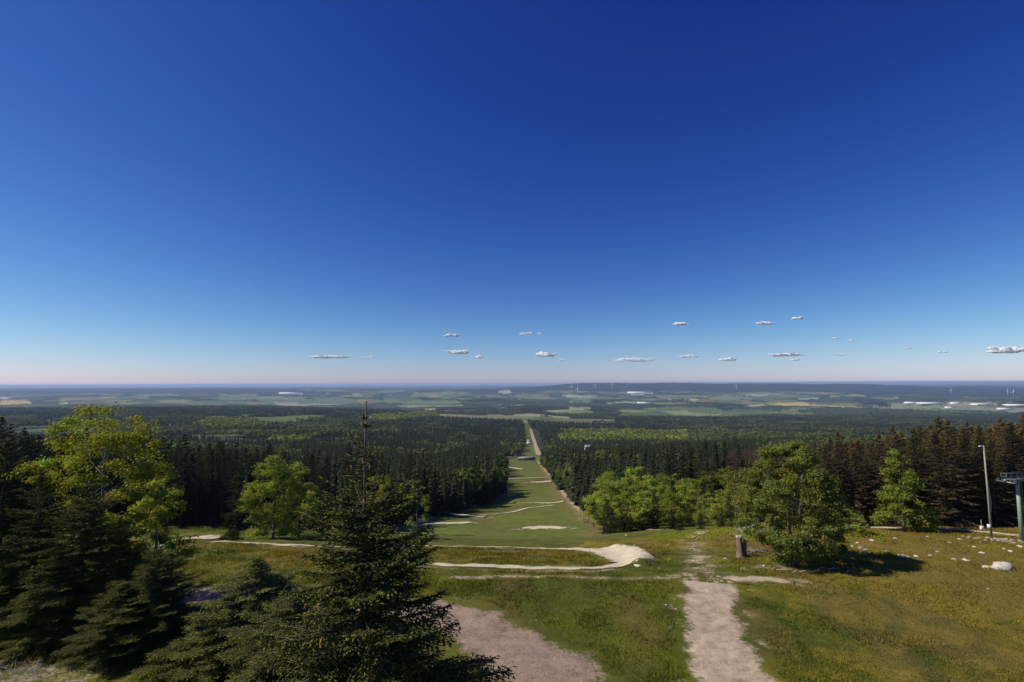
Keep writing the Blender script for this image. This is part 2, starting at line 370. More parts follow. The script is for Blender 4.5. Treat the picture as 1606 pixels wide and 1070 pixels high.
class MB:
    """collects tubes, boxes and lumps into one mesh"""
    def __init__(s): s.V = []; s.T = []; s.Q = []; s.n = 0; s.A = []
    def add(s, V, T=None, Q=None, a=None):
        V = np.asarray(V, float)
        if T is not None and len(T): s.T.append(np.asarray(T)+s.n)
        if Q is not None and len(Q): s.Q.append(np.asarray(Q)+s.n)
        s.V.append(V); s.n += len(V)
        if a is not None: s.A.append(np.broadcast_to(np.asarray(a, float), (len(V), 3)))
    def tube(s, P, rad, n=7, caps=True, a=None):
        P = np.asarray(P, float); rad = np.broadcast_to(rad, (len(P),)); V = []
        for i, p in enumerate(P):
            d = P[min(i+1, len(P)-1)]-P[max(i-1, 0)]; d = d/(np.linalg.norm(d)+1e-9)
            ref = np.array([1, 0, 0]) if abs(d[2]) > .8 else np.array([0, 0, 1])
            e = np.cross(d, ref); e /= np.linalg.norm(e); f = np.cross(d, e)
            t = np.arange(n)*2*math.pi/n
            V.append(p+rad[i]*(np.cos(t)[:, None]*e+np.sin(t)[:, None]*f))
        V = np.concatenate(V); Q = [(i*n+k, i*n+(k+1) % n, (i+1)*n+(k+1) % n, (i+1)*n+k) for i in range(len(P)-1) for k in range(n)]
        T = []
        if caps:
            V = np.concatenate([V, P[:1], P[-1:]]); b = len(P)*n
            T = [(b, (k+1) % n, k) for k in range(n)]+[(b+1, (len(P)-1)*n+k, (len(P)-1)*n+(k+1) % n) for k in range(n)]
        s.add(V, T, Q, a)
    def box(s, c, d, rz=0, a=None):
        c = np.array(c, float); d = np.array(d, float)/2
        v = np.array([(x, y, z) for z in (-1, 1) for y in (-1, 1) for x in (-1, 1)])*d
        cs, sn = math.cos(rz), math.sin(rz); v = np.c_[v[:, 0]*cs-v[:, 1]*sn, v[:, 0]*sn+v[:, 1]*cs, v[:, 2]]+c
        s.add(v, None, [(0,2,3,1),(4,5,7,6),(0,1,5,4),(2,6,7,3),(0,4,6,2),(1,3,7,5)], a)
    def mesh(s, name, mats, smooth=False):
        V = np.concatenate(s.V); T = np.concatenate(s.T) if s.T else None; Q = np.concatenate(s.Q) if s.Q else None
        return make_mesh(name, V, T, Q, smooth, {'tint': np.concatenate(s.A)} if s.A else None, mats)
def ico_lump(rg, sub=2, amp=.25, flat=(1, 1, 1), freq=1.6):
    import bmesh
    bm = bmesh.new(); bmesh.ops.create_icosphere(bm, subdivisions=sub, radius=1.0)
    V = np.array([v.co[:] for v in bm.verts]); T = np.array([[v.index for v in f.verts] for f in bm.faces]); bm.free()
    o = rg.random(3)*50
    nn = fbm(V[:, 0]*freq+o[0]+V[:, 2]*.7, V[:, 1]*freq+o[1]-V[:, 2]*.9, int(o[2]), 3)
    V = V*(1+amp*2*(nn-.5))[:, None]*np.array(flat)
    return V, T

# ------------------------------------------------------------------ materials
def newmat(name):
    m = bpy.data.materials.new(name); m.use_nodes = True; nt = m.node_tree; b = nt.nodes['Principled BSDF']; return m, nt, b
def N(nt, t, **kw):
    n = nt.nodes.new(t)
    for k, v in kw.items():
        if hasattr(n, k): setattr(n, k, v)
        else: n.inputs[k].default_value = v
    return n
def mixc(nt, typ, fac, a, b):
    n = nt.nodes.new('ShaderNodeMix'); n.data_type = 'RGBA'; n.blend_type = typ
    for s, v in ((n.inputs[0], fac), (n.inputs[6], a), (n.inputs[7], b)):
        if hasattr(v, 'links') or isinstance(v, bpy.types.NodeSocket): nt.links.new(v, s)
        else: s.default_value = v if not isinstance(v, tuple) or len(v) == 4 else (*v, 1)
    return n.outputs[2]
def mth(nt, op, a, b=None, c=None, clamp=False):
    n = nt.nodes.new('ShaderNodeMath'); n.operation = op; n.use_clamp = clamp
    for i, v in enumerate((a, b, c)):
        if v is None: continue
        if isinstance(v, bpy.types.NodeSocket): nt.links.new(v, n.inputs[i])
        else: n.inputs[i].default_value = v
    return n.outputs[0]
def noise(nt, scale, detail=4, rough=.6, vec=None):
    n = nt.nodes.new('ShaderNodeTexNoise'); n.inputs['Scale'].default_value = scale; n.inputs['Detail'].default_value = detail; n.inputs['Roughness'].default_value = rough
    if vec is not None: nt.links.new(vec, n.inputs['Vector'])
    return n.outputs['Fac']

def ground_material(name, dirt_a, dirt_b, path=False):
    m, nt, b = newmat(name); g = N(nt, 'ShaderNodeNewGeometry').outputs['Position']
    ca = N(nt, 'ShaderNodeAttribute', attribute_name='col').outputs['Color']
    da = N(nt, 'ShaderNodeAttribute', attribute_name='dirt').outputs['Fac']
    n1 = noise(nt, 3.2, 5, .7, g); n2 = noise(nt, .45, 4, .6, g); n3 = noise(nt, 14, 4, .7, g); n4 = noise(nt, .012, 5, .65, g)
    f = mth(nt, 'MULTIPLY_ADD', n1, .9, .55); f = mth(nt, 'MULTIPLY', f, mth(nt, 'MULTIPLY_ADD', n2, .8, .6)); f = mth(nt, 'MULTIPLY', f, mth(nt, 'MULTIPLY_ADD', n4, 1.0, .5))
    f = mth(nt, 'MULTIPLY', f, mth(nt, 'MULTIPLY_ADD', n3, .8, .6))
    grass = mixc(nt, 'MULTIPLY', 1.0, ca, None or (1, 1, 1, 1))
    mul = nt.nodes.new('ShaderNodeVectorMath'); mul.operation = 'SCALE'; nt.links.new(ca, mul.inputs[0]); nt.links.new(f, mul.inputs['Scale'])
    grass = mul.outputs[0]
    # gravel with pebbles and darker damp streaks
    vo = nt.nodes.new('ShaderNodeTexVoronoi'); vo.inputs['Scale'].default_value = 9; nt.links.new(g, vo.inputs['Vector'])
    peb = mth(nt, 'MULTIPLY', vo.outputs['Distance'], 1.4, clamp=True)
    dn = noise(nt, 1.1, 6, .75, g)
    dc = mixc(nt, 'MIX', mth(nt, 'MULTIPLY_ADD', mth(nt, 'ADD', mth(nt, 'MULTIPLY', dn, .6), mth(nt, 'MULTIPLY', n2, .4)), 4.2, -1.55, clamp=True), dirt_a, dirt_b)
    dm = nt.nodes.new('ShaderNodeVectorMath'); dm.operation = 'SCALE'; nt.links.new(dc, dm.inputs[0]); nt.links.new(mth(nt, 'MULTIPLY_ADD', n3, .7, .62), dm.inputs['Scale'])
    dcol = mixc(nt, 'MIX', mth(nt, 'MULTIPLY', mth(nt, 'GREATER_THAN', peb, .62), .2), dm.outputs[0], (0.5, .45, .38, 1))
    # grass dissolves into bare ground
    edge = mth(nt, 'ADD', da, mth(nt, 'MULTIPLY', mth(nt, 'SUBTRACT', mth(nt, 'ADD', mth(nt, 'MULTIPLY', n1, .5), mth(nt, 'MULTIPLY', n2, .5)), .5), 1.9))
    mask = nt.nodes.new('ShaderNodeMapRange'); mask.interpolation_type = 'SMOOTHSTEP'; mask.inputs[1].default_value = .38; mask.inputs[2].default_value = .72
    nt.links.new(edge, mask.inputs[0])
    c = mixc(nt, 'MIX', mask.outputs[0], grass, dcol)
    nt.links.new(c, b.inputs['Base Color']); b.inputs['Roughness'].default_value = .95; b.inputs['Specular IOR Level'].default_value = .15
    bp = N(nt, 'ShaderNodeBump', Strength=.55, Distance=.12); nt.links.new(mth(nt, 'ADD', n1, mth(nt, 'MULTIPLY', n3, .4)), bp.inputs['Height']); nt.links.new(bp.outputs[0], b.inputs['Normal'])
    return m
M_ground = ground_material('meadow', (.17, .125, .085), (.38, .30, .22))
M_path = ground_material('pale_gravel', (.19, .130, .078), (.50, .385, .265))
M_dirt = ground_material('reddish_dirt', (.12, .078, .054), (.32, .205, .148))
M_trail = ground_material('sandy_trail', (.44, .36, .24), (.66, .56, .40))

def leaf_material(name, base, trans=.35, var=.5, spec=.2):
    m, nt, b = newmat(name)
    t = N(nt, 'ShaderNodeAttribute', attribute_name='tint').outputs['Color']
    oi = N(nt, 'ShaderNodeObjectInfo').outputs['Random']
    c = mixc(nt, 'MULTIPLY', 1.0, t, base)
    s = nt.nodes.new('ShaderNodeVectorMath'); s.operation = 'SCALE'; nt.links.new(c, s.inputs[0]); nt.links.new(mth(nt, 'MULTIPLY_ADD', oi, var, 1-var/2), s.inputs['Scale'])
    c = s.outputs[0]
    nt.links.new(c, b.inputs['Base Color']); b.inputs['Roughness'].default_value = .6; b.inputs['Specular IOR Level'].default_value = spec
    tr = N(nt, 'ShaderNodeBsdfTranslucent'); nt.links.new(mixc(nt, 'MULTIPLY', 1.0, c, (1.3, 1.25, .6, 1)), tr.inputs[0])
    ms = N(nt, 'ShaderNodeMixShader'); ms.inputs[0].default_value = trans
    nt.links.new(b.outputs[0], ms.inputs[1]); nt.links.new(tr.outputs[0], ms.inputs[2]); nt.links.new(ms.outputs[0], nt.nodes['Material Output'].inputs[0])
    return m
M_needle = leaf_material('spruce_needles', (.068, .075, .024, 1), .14, spec=.06)
M_needle_far = leaf_material('spruce_canopy', (.024, .030, .014, 1), .08, spec=.02)
M_brown = leaf_material('browned_needles', (.076, .056, .032, 1), .12, spec=.03)
M_brown_green = leaf_material('half_browned_needles', (.062, .056, .026, 1), .12, spec=.03)
M_leaf_green = leaf_material('green_leaves', (.230, .262, .056, 1), .5, spec=.1)
M_leaf_bright = leaf_material('spring_leaves', (.315, .365, .055, 1), .5, spec=.1)
M_leaf_yellow = leaf_material('yellow_green_leaves', (.270, .290, .034, 1), .5, spec=.1)
M_leaf_dull = leaf_material('hill_canopy', (.115, .140, .036, 1), .3, spec=.03)
M_grass = leaf_material('grass_blades', (1, 1, 1, 1), .3)

def bark(name, c1, c2, sc=6):
    m, nt, b = newmat(name); g = N(nt, 'ShaderNodeNewGeometry').outputs['Position']
    mp = N(nt, 'ShaderNodeMapping'); mp.inputs['Scale'].default_value = (1, 1, .25); nt.links.new(g, mp.inputs[0])
    n = noise(nt, sc, 5, .7, mp.outputs[0]); nt.links.new(mixc(nt, 'MIX', mth(nt, 'MULTIPLY_ADD', n, 2.4, -.7, clamp=True), c1, c2), b.inputs['Base Color'])
    b.inputs['Roughness'].default_value = .9
    bp = N(nt, 'ShaderNodeBump', Strength=.7, Distance=.05); nt.links.new(n, bp.inputs['Height']); nt.links.new(bp.outputs[0], b.inputs['Normal'])
    return m
M_bark = bark('spruce_bark', (.05, .038, .03), (.13, .10, .08))
M_bark_grey = bark('grey_bark', (.07, .06, .05), (.20, .18, .15))
M_deadwood = bark('weathered_wood', (.09, .06, .045), (.28, .20, .15), 4)
M_paledead = bark('bleached_wood', (.25, .21, .17), (.55, .49, .42), 5)
def plain(name, c, rough=.6, metal=0, var=.35, sc=3):
    m, nt, b = newmat(name); g = N(nt, 'ShaderNodeNewGeometry').outputs['Position']; n = noise(nt, sc, 5, .7, g)
    nt.links.new(mixc(nt, 'MIX', n, tuple(x*(1-var) for x in c), tuple(min(1, x*(1+var)) for x in c)), b.inputs['Base Color'])
    b.inputs['Roughness'].default_value = rough; b.inputs['Metallic'].default_value = metal
    return m
M_rock = plain('limestone_rock', (.30, .26, .21), .9, 0, .35, 2)
M_rock_white = plain('whitish_rock', (.55, .50, .42), .9, 0, .2, 1.2)
M_galv = plain('weathered_pole', (.30, .27, .22), .6, 0, .25, 5)
M_green_metal = plain('pale_green_mast_paint', (.26, .33, .25), .45, .0, .15, 2)
M_steel = plain('grey_steel', (.20, .22, .22), .45, .5, .2, 5)
M_rubber = plain('black_rubber', (.03, .03, .03), .8)
M_white = plain('white_cladding', (.78, .78, .76), .6, 0, .06, .02)
M_cream = plain('cream_wall', (.6, .55, .46), .8, 0, .12, .05)
M_roof_dark = plain('dark_roof', (.05, .05, .055), .7, 0, .3, .3)
M_roof_grey = plain('grey_roof', (.22, .23, .25), .6, 0, .2, .1)
M_roof_red = plain('red_tile_roof', (.22, .09, .06), .8, 0, .3, .2)
M_glass = plain('dark_glass', (.04, .05, .07), .15)
M_cone = plain('spruce_cone', (.20, .10, .05), .8, 0, .4, 20)
M_skin = plain('skin', (.5, .33, .25), .6, 0, .1)

# ------------------------------------------------------------------ ground sheet
def build_ground():
    core = np.linspace(-R(54), R(54), 1150); rest = np.linspace(R(54), 2*math.pi-R(54), 62)[1:-1]
    th = np.r_[core, rest]; nt_ = len(th)
    rr = np.r_[1.5, np.exp(np.linspace(math.log(6), math.log(26), 20))[:-1], np.exp(np.linspace(math.log(26), math.log(90000), 800))]
    X = rr[None, :]*np.sin(th)[:, None]; Y = rr[None, :]*np.cos(th)[:, None]
    x, y = X.ravel(), Y.ravel(); z = H(x, y)
    r = np.hypot(x, y); cv = cover(x, y)
    z = z + 17*sstep(5000, 5400, r)*(cv > 0)*(1-sstep(30000, 50000, r))*(0.75+.5*vnoise(x/30, y/30, 5))
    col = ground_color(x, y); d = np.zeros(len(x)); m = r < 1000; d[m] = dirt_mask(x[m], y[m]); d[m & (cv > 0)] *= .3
    nr = len(rr); i = np.arange(nt_)[:, None]*nr; j = np.arange(nr-1)[None, :]; i2 = ((np.arange(nt_)+1) % nt_)[:, None]*nr
    Q = np.stack([i+j, i+j+1, i2+j+1, i2+j], -1).reshape(-1, 4)
    V = np.c_[x, y, z]
    c0 = len(V); V = np.r_[V, [[0, 0, -20]]]; col = np.r_[col, [[.08, .1, .02]]]; d = np.r_[d, 0]
    T = np.stack([np.full(nt_, c0), i[:, 0], i2[:, 0]], -1)
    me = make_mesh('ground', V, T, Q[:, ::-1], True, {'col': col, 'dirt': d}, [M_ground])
    # faces up
    o = link('ground', me); tag(o, kind='structure')
    return o
ground = build_ground()

# ------------------------------------------------------------------ trails as sheets on the ground
def build_trail(nm, P, s, mat):
    n = len(P); C = P[:, :2]; D = np.gradient(C, axis=0); D /= np.linalg.norm(D, axis=1)[:, None]+1e-9; Nn = np.c_[-D[:, 1], D[:, 0]]
    K = 13; t = np.linspace(-1, 1, K)
    hw = P[:, 2]*.5*1.35
    arc = np.r_[0, np.cumsum(np.linalg.norm(np.diff(C, axis=0), axis=1))]
    wl = (fbm(arc/2.2, arc*0+3.3, 13, 4)-.5)*.8; wr = (fbm(arc/2.2, arc*0+9.3, 14, 4)-.5)*.8
    off = t[None, :]*hw[:, None]*(1+np.where(t[None, :] < 0, wl[:, None], wr[:, None]))
    X = C[:, :1]+Nn[:, :1]*off; Y = C[:, 1:]+Nn[:, 1:]*off
    x, y = X.ravel(), Y.ravel(); r = np.hypot(x, y)
    prof = 1-np.abs(t)**2.2
    e = np.minimum(1, np.minimum(np.arange(n), np.arange(n)[::-1])/max(2.0, n*.06))
    lift = (.035+r*.0011).reshape(n, K)*(.25+.75*np.minimum(prof*2.5, 1))[None, :]
    z = H(x, y)+lift.ravel()
    d = (s*(prof*1.05-.10))[None, :]*(.3+.7*e)[:, None]
    base = 0.46*s
    d = np.maximum(d, base*.6)
    Q = np.array([(i*K+k, (i+1)*K+k, (i+1)*K+k+1, i*K+k+1) for i in range(n-1) for k in range(K-1)])[:, ::-1]
    me = make_mesh(nm, np.c_[x, y, z], None, Q, True, {'col': ground_color(x, y), 'dirt': d.ravel()}, [mat])
    tag(link(nm, me), kind='structure')
for nm, P, s in WT:
    build_trail(nm, P, s, {'path': M_path, 'dirt_track': M_dirt, 'bike_trail': M_trail, 'worn_track': M_path, 'road': M_path, 'gravel_track': M_trail}[nm])

# ------------------------------------------------------------------ plants
def rot_frames(D):
    D = D/(np.linalg.norm(D, axis=1)[:, None]+1e-9)
    ref = np.where(np.abs(D[:, 2:3]) > .9, np.array([[1., 0, 0]]), np.array([[0, 0, 1.]]))
    A = np.cross(D, ref); A /= np.linalg.norm(A, axis=1)[:, None]; B = np.cross(D, A)
    return D, A, B
def spindles(P, D, L, W, tint, flat=.6):
    """needle-covered shoots: tapered three-sided spindles"""
    D, A, B = rot_frames(D); n = len(P); W = np.broadcast_to(W, (n,))
    V = np.empty((n, 5, 3)); V[:, 0] = P; V[:, 4] = P+D*L[:, None]; mid = P+D*(L*.35)[:, None]
    for k, a in enumerate((0, 2.09, 4.19)):
        V[:, 1+k] = mid+(W*.5)[:, None]*(math.cos(a)*A+math.sin(a)*flat*B)
    b = np.arange(n)[:, None]*5
    T = np.concatenate([b+np.array([[0, 2, 1]]), b+np.array([[0, 3, 2]]), b+np.array([[0, 1, 3]]), b+np.array([[4, 1, 2]]), b+np.array([[4, 2, 3]]), b+np.array([[4, 3, 1]])])
    return V.reshape(-1, 3), T, np.repeat(tint, 5, axis=0)
def leaf_quads(P, Nn, S, tint, rg):
    Nn, A, B = rot_frames(Nn); n = len(P); a = rg.random(n)*6.283
    U = A*np.cos(a)[:, None]+B*np.sin(a)[:, None]; W = -A*np.sin(a)[:, None]+B*np.cos(a)[:, None]
    V = np.empty((n, 4, 3)); s = S[:, None]
    V[:, 0] = P-U*s*.5; V[:, 1] = P+W*s*.34+Nn*s*.06; V[:, 2] = P+U*s*.5; V[:, 3] = P-W*s*.34+Nn*s*.06
    return V.reshape(-1, 3), np.arange(n*4).reshape(n, 4), np.repeat(tint, 4, axis=0)

def spruce_meshes(rg, H_, rad, name, mat, whorl=.45, per=6, twig=.30, tw=.07, density=1.0, sparse_top=1.0, new=.35, lo=.04, sub=False, trunk_r=None, bare=0):
    """rad(d): branch reach at depth d below the tip"""
    trunk_r = trunk_r or H_*.011
    zs = []; z = H_-.25*sparse_top-(.3 if bare else 0)
    while z > H_*lo:
        zs.append(z); d = H_-z; z -= whorl*(.75+.5*rg.random())*(1 if d > 3*sparse_top else 1.0)
    SP, SD, SL, ST, SW = [], [], [], [], []
    tb = MB(); k = 14
    tz = np.linspace(0, H_, k); bend = np.cumsum(rg.normal(0, .012*H_/k, (k, 2)), axis=0)*.6
    tp = np.c_[bend, tz]; tb.tube(tp, trunk_r*np.clip(1.02-tz/H_, .04, 1)**.85+.012, 8)
    for z in zs:
        d = H_-z; L0 = rad(d)
        nb = max(3, int(per*(.7+.5*rg.random()))*(1 if d > bare else .45)); nb = int(nb) if d > 1.15 or not bare else int(rg.integers(0, 3)); a0 = rg.random()*6.28
        cx, cy = np.interp(z, tz, bend[:, 0]), np.interp(z, tz, bend[:, 1])
        for b in range(nb):
            a = a0+b*6.283/nb+rg.normal(0, .25); L = L0*(.5+.8*rg.random())*(1+.16*math.sin(a*2+z*1.7))
            if rg.random() > .9: L *= .55
            el = np.interp(d/H_, [0, .08, .3, 1], [1.0, .55, .05, -.32])+rg.normal(0, .09)
            m = max(4, int(L/.22)+1); t = np.linspace(0, 1, m)
            rr_ = L*t*math.cos(el); zz = z+L*t*math.sin(el)-.16*L*t**1.4*(d > 1.2)+.17*L*t**3
            ca, sa = math.cos(a), math.sin(a)
            pts = np.c_[cx+ca*rr_, cy+sa*rr_, zz]; dv = np.gradient(pts, axis=0); dv /= np.linalg.norm(dv, axis=1)[:, None]+1e-9
            tb.tube(pts[[0, m//2, m-1]], [min(.035, .008+.008*L), .6*min(.03, .006+.006*L), .004], 4, False)
            # leader of the branch, then side twigs in flat sprays that hang a little
            nseg = max(3, int(L/(twig*.5)*density*(1 if d > bare else .6)))
            tt = np.linspace(.12, 1, nseg)**.9
            for side in (-1, 0, 1):
                q = tt if side else np.linspace(.1, .97, nseg)
                p = np.stack([np.interp(q, t, pts[:, c]) for c in range(3)], 1)
                dd = np.stack([np.interp(q, t, dv[:, c]) for c in range(3)], 1)
                lat = np.array([-sa, ca, 0])*side
                ang = (.9+.25*rg.random(len(q)))[:, None] if side else 0
                D = dd+lat[None]*ang*1.1+rg.normal(0, .13, (len(q), 3)); D[:, 2] -= (.12+.25*rg.random(len(q)))*abs(side)*(d > 1.5)
                D /= np.linalg.norm(D, axis=1)[:, None]
                tl = (twig*.9+.42*L*(1-q)*q*1.6)*(.7+.6*rg.random(len(q))) if side else np.full(len(q), twig*1.15)
                if sub and side and d > bare:
                    # each side twig carries its own short shoots
                    ns = np.maximum(1, (tl/(twig*.42)).astype(int))
                    idx = np.repeat(np.arange(len(q)), ns); fr = np.concatenate([np.linspace(.1, .95, c) for c in ns])
                    PP = p[idx]+D[idx]*(tl[idx]*fr)[:, None]; sgn = np.where(np.arange(len(idx)) % 2, 1., -1.)
                    fw = dd[idx]*.9*1.0; DD_ = D[idx]*.75+np.cross(D[idx], np.array([0, 0, 1.]))*sgn[:, None]*.8+rg.normal(0, .18, (len(idx), 3)); DD_[:, 2] -= .18
                    n_ = len(idx); out = np.clip(q[idx]*.45+fr*.75, 0, 1)
                    SP.append(PP); SD.append(DD_); SL.append(twig*(.6+.5*rg.random(n_))); SW.append(np.full(n_, tw))
                    ST.append(out)
                    SP.append(p); SD.append(D); SL.append(tl); SW.append(np.full(len(q), tw*.8)); ST.append(q*.6)
                else:
                    SP.append(p); SD.append(D); SL.append(tl); SW.append(np.full(len(q), tw)*(.8+.5*rg.random(len(q)))); ST.append(q)
    P = np.concatenate(SP); D = np.concatenate(SD); L = np.concatenate(SL); W = np.concatenate(SW); O = np.concatenate(ST)
    n = len(P); v = .65+.6*rg.random(n)
    tint = np.c_[v, v, v]; nw = (rg.random(n) < new*O)[:, None]
    tint = tint*np.where(nw, np.array([[2.3, 2.2, 1.1]]), 1.0)
    dead = (rg.random(n) < .03)[:, None]; tint = tint*np.where(dead, np.array([[1.5, 1.15, .9]]), 1.0)
    # last shoot crowning the tree
    V, T, C = spindles(P, D, L, W, tint)
    me = make_mesh(name+'_crown', V, T, None, False, {'tint': C}, [mat]); return tb.mesh(name+'_trunk', [M_bark], True), me

def broadleaf_meshes(rg, H_, Wd, name, mat, nclump=60, nleaf=9000, leaf=.22, base=.15, shape='round', bmat=None, stems=1, clump=.16, lean=0, tone=.5):
    tb = MB(); clumps = []
    top = H_; cz = H_*(base+(1-base)*.5); ch = H_*(1-base)*.5
    for i in range(nclump):
        for _ in range(50):
            z = rg.uniform(-1, 1)
            prof = {'round': math.sqrt(max(0, 1-z*z)), 'cone': (1-(z+1)/2)**.7+.08, 'egg': math.sqrt(max(0, 1-z*z))*(1-.25*z), 'fan': math.sqrt(max(0, 1-z*z))*(1+.16*z)}[shape]
            if rg.random() < prof+.1: break
        a = rg.random()*6.283; rr_ = Wd*.5*prof*(.45+.6*rg.random()**.6)
        clumps.append((rr_*math.cos(a)+lean*(z+1)/2, rr_*math.sin(a), cz+ch*z*.93))
    cl = np.array(clumps); cl = cl[np.argsort(cl[:, 2])]
    for s_ in range(stems):
        a = s_*6.283/max(1, stems)+rg.random(); sp = Wd*.18 if stems > 1 else 0
        k = 7; tz = np.linspace(0, H_*.82, k); bx = np.cumsum(rg.normal(0, .02*H_/k*2, (k, 2)), axis=0)
        bx += np.c_[np.cos(a)*sp*np.linspace(.1, 1, k), np.sin(a)*sp*np.linspace(.1, 1, k)]; bx[:, 0] += lean*np.linspace(0, 1, k)
        tp = np.c_[bx, tz]; tr = H_*.016/math.sqrt(stems)
        tb.tube(tp, tr*(1.05-np.linspace(0, 1, k))+.02, 8)
        sub = cl[s_::stems]
        for c in sub[::max(1, len(sub)//26)]:
            z0 = max(H_*.08, c[2]-.35*math.hypot(c[0], c[1])-H_*.08*rg.random()); z0 = min(z0, H_*.85)
            p0 = np.array([np.interp(z0, tz, tp[:, 0]), np.interp(z0, tz, tp[:, 1]), z0]); p1 = c
            mid = (p0+p1)/2+np.array([0, 0, -.06*H_*rg.random()+.02])+rg.normal(0, .02*H_, 3)
            rr_ = tr*.38*(1.05-z0/H_)
            tb.tube([p0, mid, p1], [rr_, rr_*.6, rr_*.2], 5, False)
    per = nleaf//nclump; P = []; C = []; Nn = []
    for c in cl:
        m = int(per*(.5+rg.random())); cr = clump*Wd*(.55+.75*rg.random())
        d = rg.normal(0, 1, (m, 3)); d /= np.linalg.norm(d, axis=1)[:, None]
        rad_ = (rg.random(m)**.45)[:, None]
        # leafy twigs, so that a clump has fingers rather than a smooth skin
        nf = 9; fd = rg.normal(0, 1, (nf, 3)); fd[:, 2] = fd[:, 2]*.6+.25; fd /= np.linalg.norm(fd, axis=1)[:, None]
        pick = rg.integers(0, nf, m); f_ = fd[pick]
        p = c+cr*(d*rad_*np.array([.62, .62, .42])+f_*rg.random(m)[:, None]*.85*np.array([1.1, 1.1, .7]))
        P.append(p); Nn.append(d*.8+np.array([0, 0, .7])+rg.normal(0, .45, (m, 3)))
        v = (.72+.35*rg.random())*(.75+.5*rg.random(m)); hue = rg.normal(0, .08)
        C.append(np.c_[v*(1+hue), v, v*(1-hue)])
    P = np.concatenate(P); Nn = np.concatenate(Nn); C = np.concatenate(C); P[:, 2] = np.maximum(P[:, 2], .15)
    V, Q, C = leaf_quads(P, Nn, leaf*(.6+.8*rg.random(len(P))), C, rg)
    return tb.mesh(name+'_trunk', [bmat or M_bark_grey], True), make_mesh(name+'_crown', V, None, Q, False, {'tint': C}, [mat])

def tree(kind, meshes, loc, rz=0, sc=1.0, label=None, cat='tree', group=None):
    e = bpy.data.objects.new(kind, None); COL.objects.link(e); e.location = loc; e.rotation_euler = (0, 0, rz); e.scale = (sc, sc, sc) if np.isscalar(sc) else sc
    link('trunk', meshes[0], e); link('crown', meshes[1], e); tag(e, label, cat, group)
    return e
def at(px, Y): x = world_at(px, 700, Y)[0]; return x, Y
def place(px, Y, sink=.15): x, y = at(px, Y); return (x, y, h(x, y)-sink)
def tipz(px, py, Y): return world_at(px, py, Y)[2]
def tree_h(px, py, Y): return tipz(px, py, Y)-place(px, Y)[2]

# --- the big spruce in front
Y0 = 15.0; H1 = tree_h(572, 629, Y0)
rad1 = lambda d: np.interp(d, [0, 1.1, 1.3, 2.2, 2.7, 3.2, 4.2, 5.2, 6.2, 7.7, 11, 15, 20], [.06, .12, .5, .7, .95, 1.4, 1.65, 1.85, 2.15, 2.85, 3.7, 4.2, 3.5])
ms = spruce_meshes(np.random.default_rng(11), H1, rad1, 'big_spruce', M_needle, whorl=.30, per=8, twig=.21, tw=.062, density=1.0, sub=True, new=.42, lo=.2, trunk_r=.14, bare=3.0)
big = tree('spruce', ms, place(572, Y0), .4, 1, 'tall spruce in the foreground whose bare leader rises above the horizon, hung with cones')
rg = np.random.default_rng(5)
cb = MB(); cz = np.linspace(0, -.16, 6); cb.tube(np.c_[cz*0, cz*0, cz], [.008, .024, .03, .028, .02, .006], 7); cone_me = cb.mesh('cone', [M_cone], True)
for i in range(46):
    d = rg.uniform(1.6, 6.5); a = rg.uniform(0, 6.28); rr_ = float(rad1(d))*rg.uniform(.45, .95)
    o = link('cone', cone_me, big, (rr_*math.cos(a), rr_*math.sin(a), H1-d-.12*rr_-.05)); o.rotation_euler = (rg.normal(0, .2), rg.normal(0, .2), 0)

# --- near spruces filling the lower left
NV = []
for k in range(3):
    rad = (lambda s: lambda d: np.interp(d, [0, .8, 2, 4, 7, 12, 18], [.12, .4, 1.2*s, 2.3*s, 3.2*s, 3.7*s, 3.7*s]))([1.0, 1.15, .9][k])
    NV.append(spruce_meshes(np.random.default_rng(20+k), 15.0, rad, 'near_spruce', M_needle, whorl=.40, per=7, twig=.26, tw=.09, sub=True, new=.5, lo=.05, trunk_r=.17))
for i, (px, py, Y, wd, lab) in enumerate([
    (12, 690, 46, 1.0, 'tall dark spruce at the left edge, left of the yellow-green tree'),
    (140, 762, 43, .95, 'dark spruce directly in front of the yellow-green tree'),
    (68, 742, 44, .95, 'broad dark spruce between the left edge spruce and the yellow-green tree'),
    (195, 812, 43, .85, 'slim dark spruce at the left side of the clearing, next to the grey block'),
    (258, 862, 41, 1.1, 'bushy spruce left of the pale gap of bare ground'),
    (408, 876, 39, 1.75, 'bushy spruce between the pale gap of bare ground and the tall foreground spruce'),
    (105, 866, 42, 1.25, 'broad low spruce in front of the dark spruces, above the low shrubs'),
    (468, 930, 33, 1.5, 'low spruce pressed against the left side of the tall foreground spruce'),
    (350, 985, 38.5, 1.9, 'low dark spruce right below the pale gap of bare ground'),
    (206, 915, 40, 1.45, 'round low spruce in front of the bushy one left of the pale gap'),
    (28, 895, 43, 1.4, 'low spruce near the bare corner at the lower left')]):
    hh = tree_h(px, py, Y); m = NV[i % 3]; s = hh/15.0; w = wd*(max(s, .35)*.55+.42)
    tree('spruce', m, place(px, Y), rg.random()*6, (w, w, s), lab)
# low bushes at the very bottom
bm_ = broadleaf_meshes(np.random.default_rng(31), 1.6, 2.8, 'bush', M_leaf_green, 30, 3800, .10, .0, 'round', stems=4, clump=.2)
for px, py, Y, lab in ((150, 1058, 33.5, 'low green shrub under the spruces by the bare corner'), (240, 1060, 33.5, 'low green shrub at the bottom edge, second from the bare corner'), (395, 1060, 33.5, 'low yellowish shrub at the bottom edge left of the tall spruce'), (650, 1062, 30, 'low shrub growing at the foot of the foreground spruce beside the reddish track')):
    p = place(px, Y); tree('shrub', bm_, p, rg.random()*6, rg.uniform(.8, 1.1), lab, 'shrub')

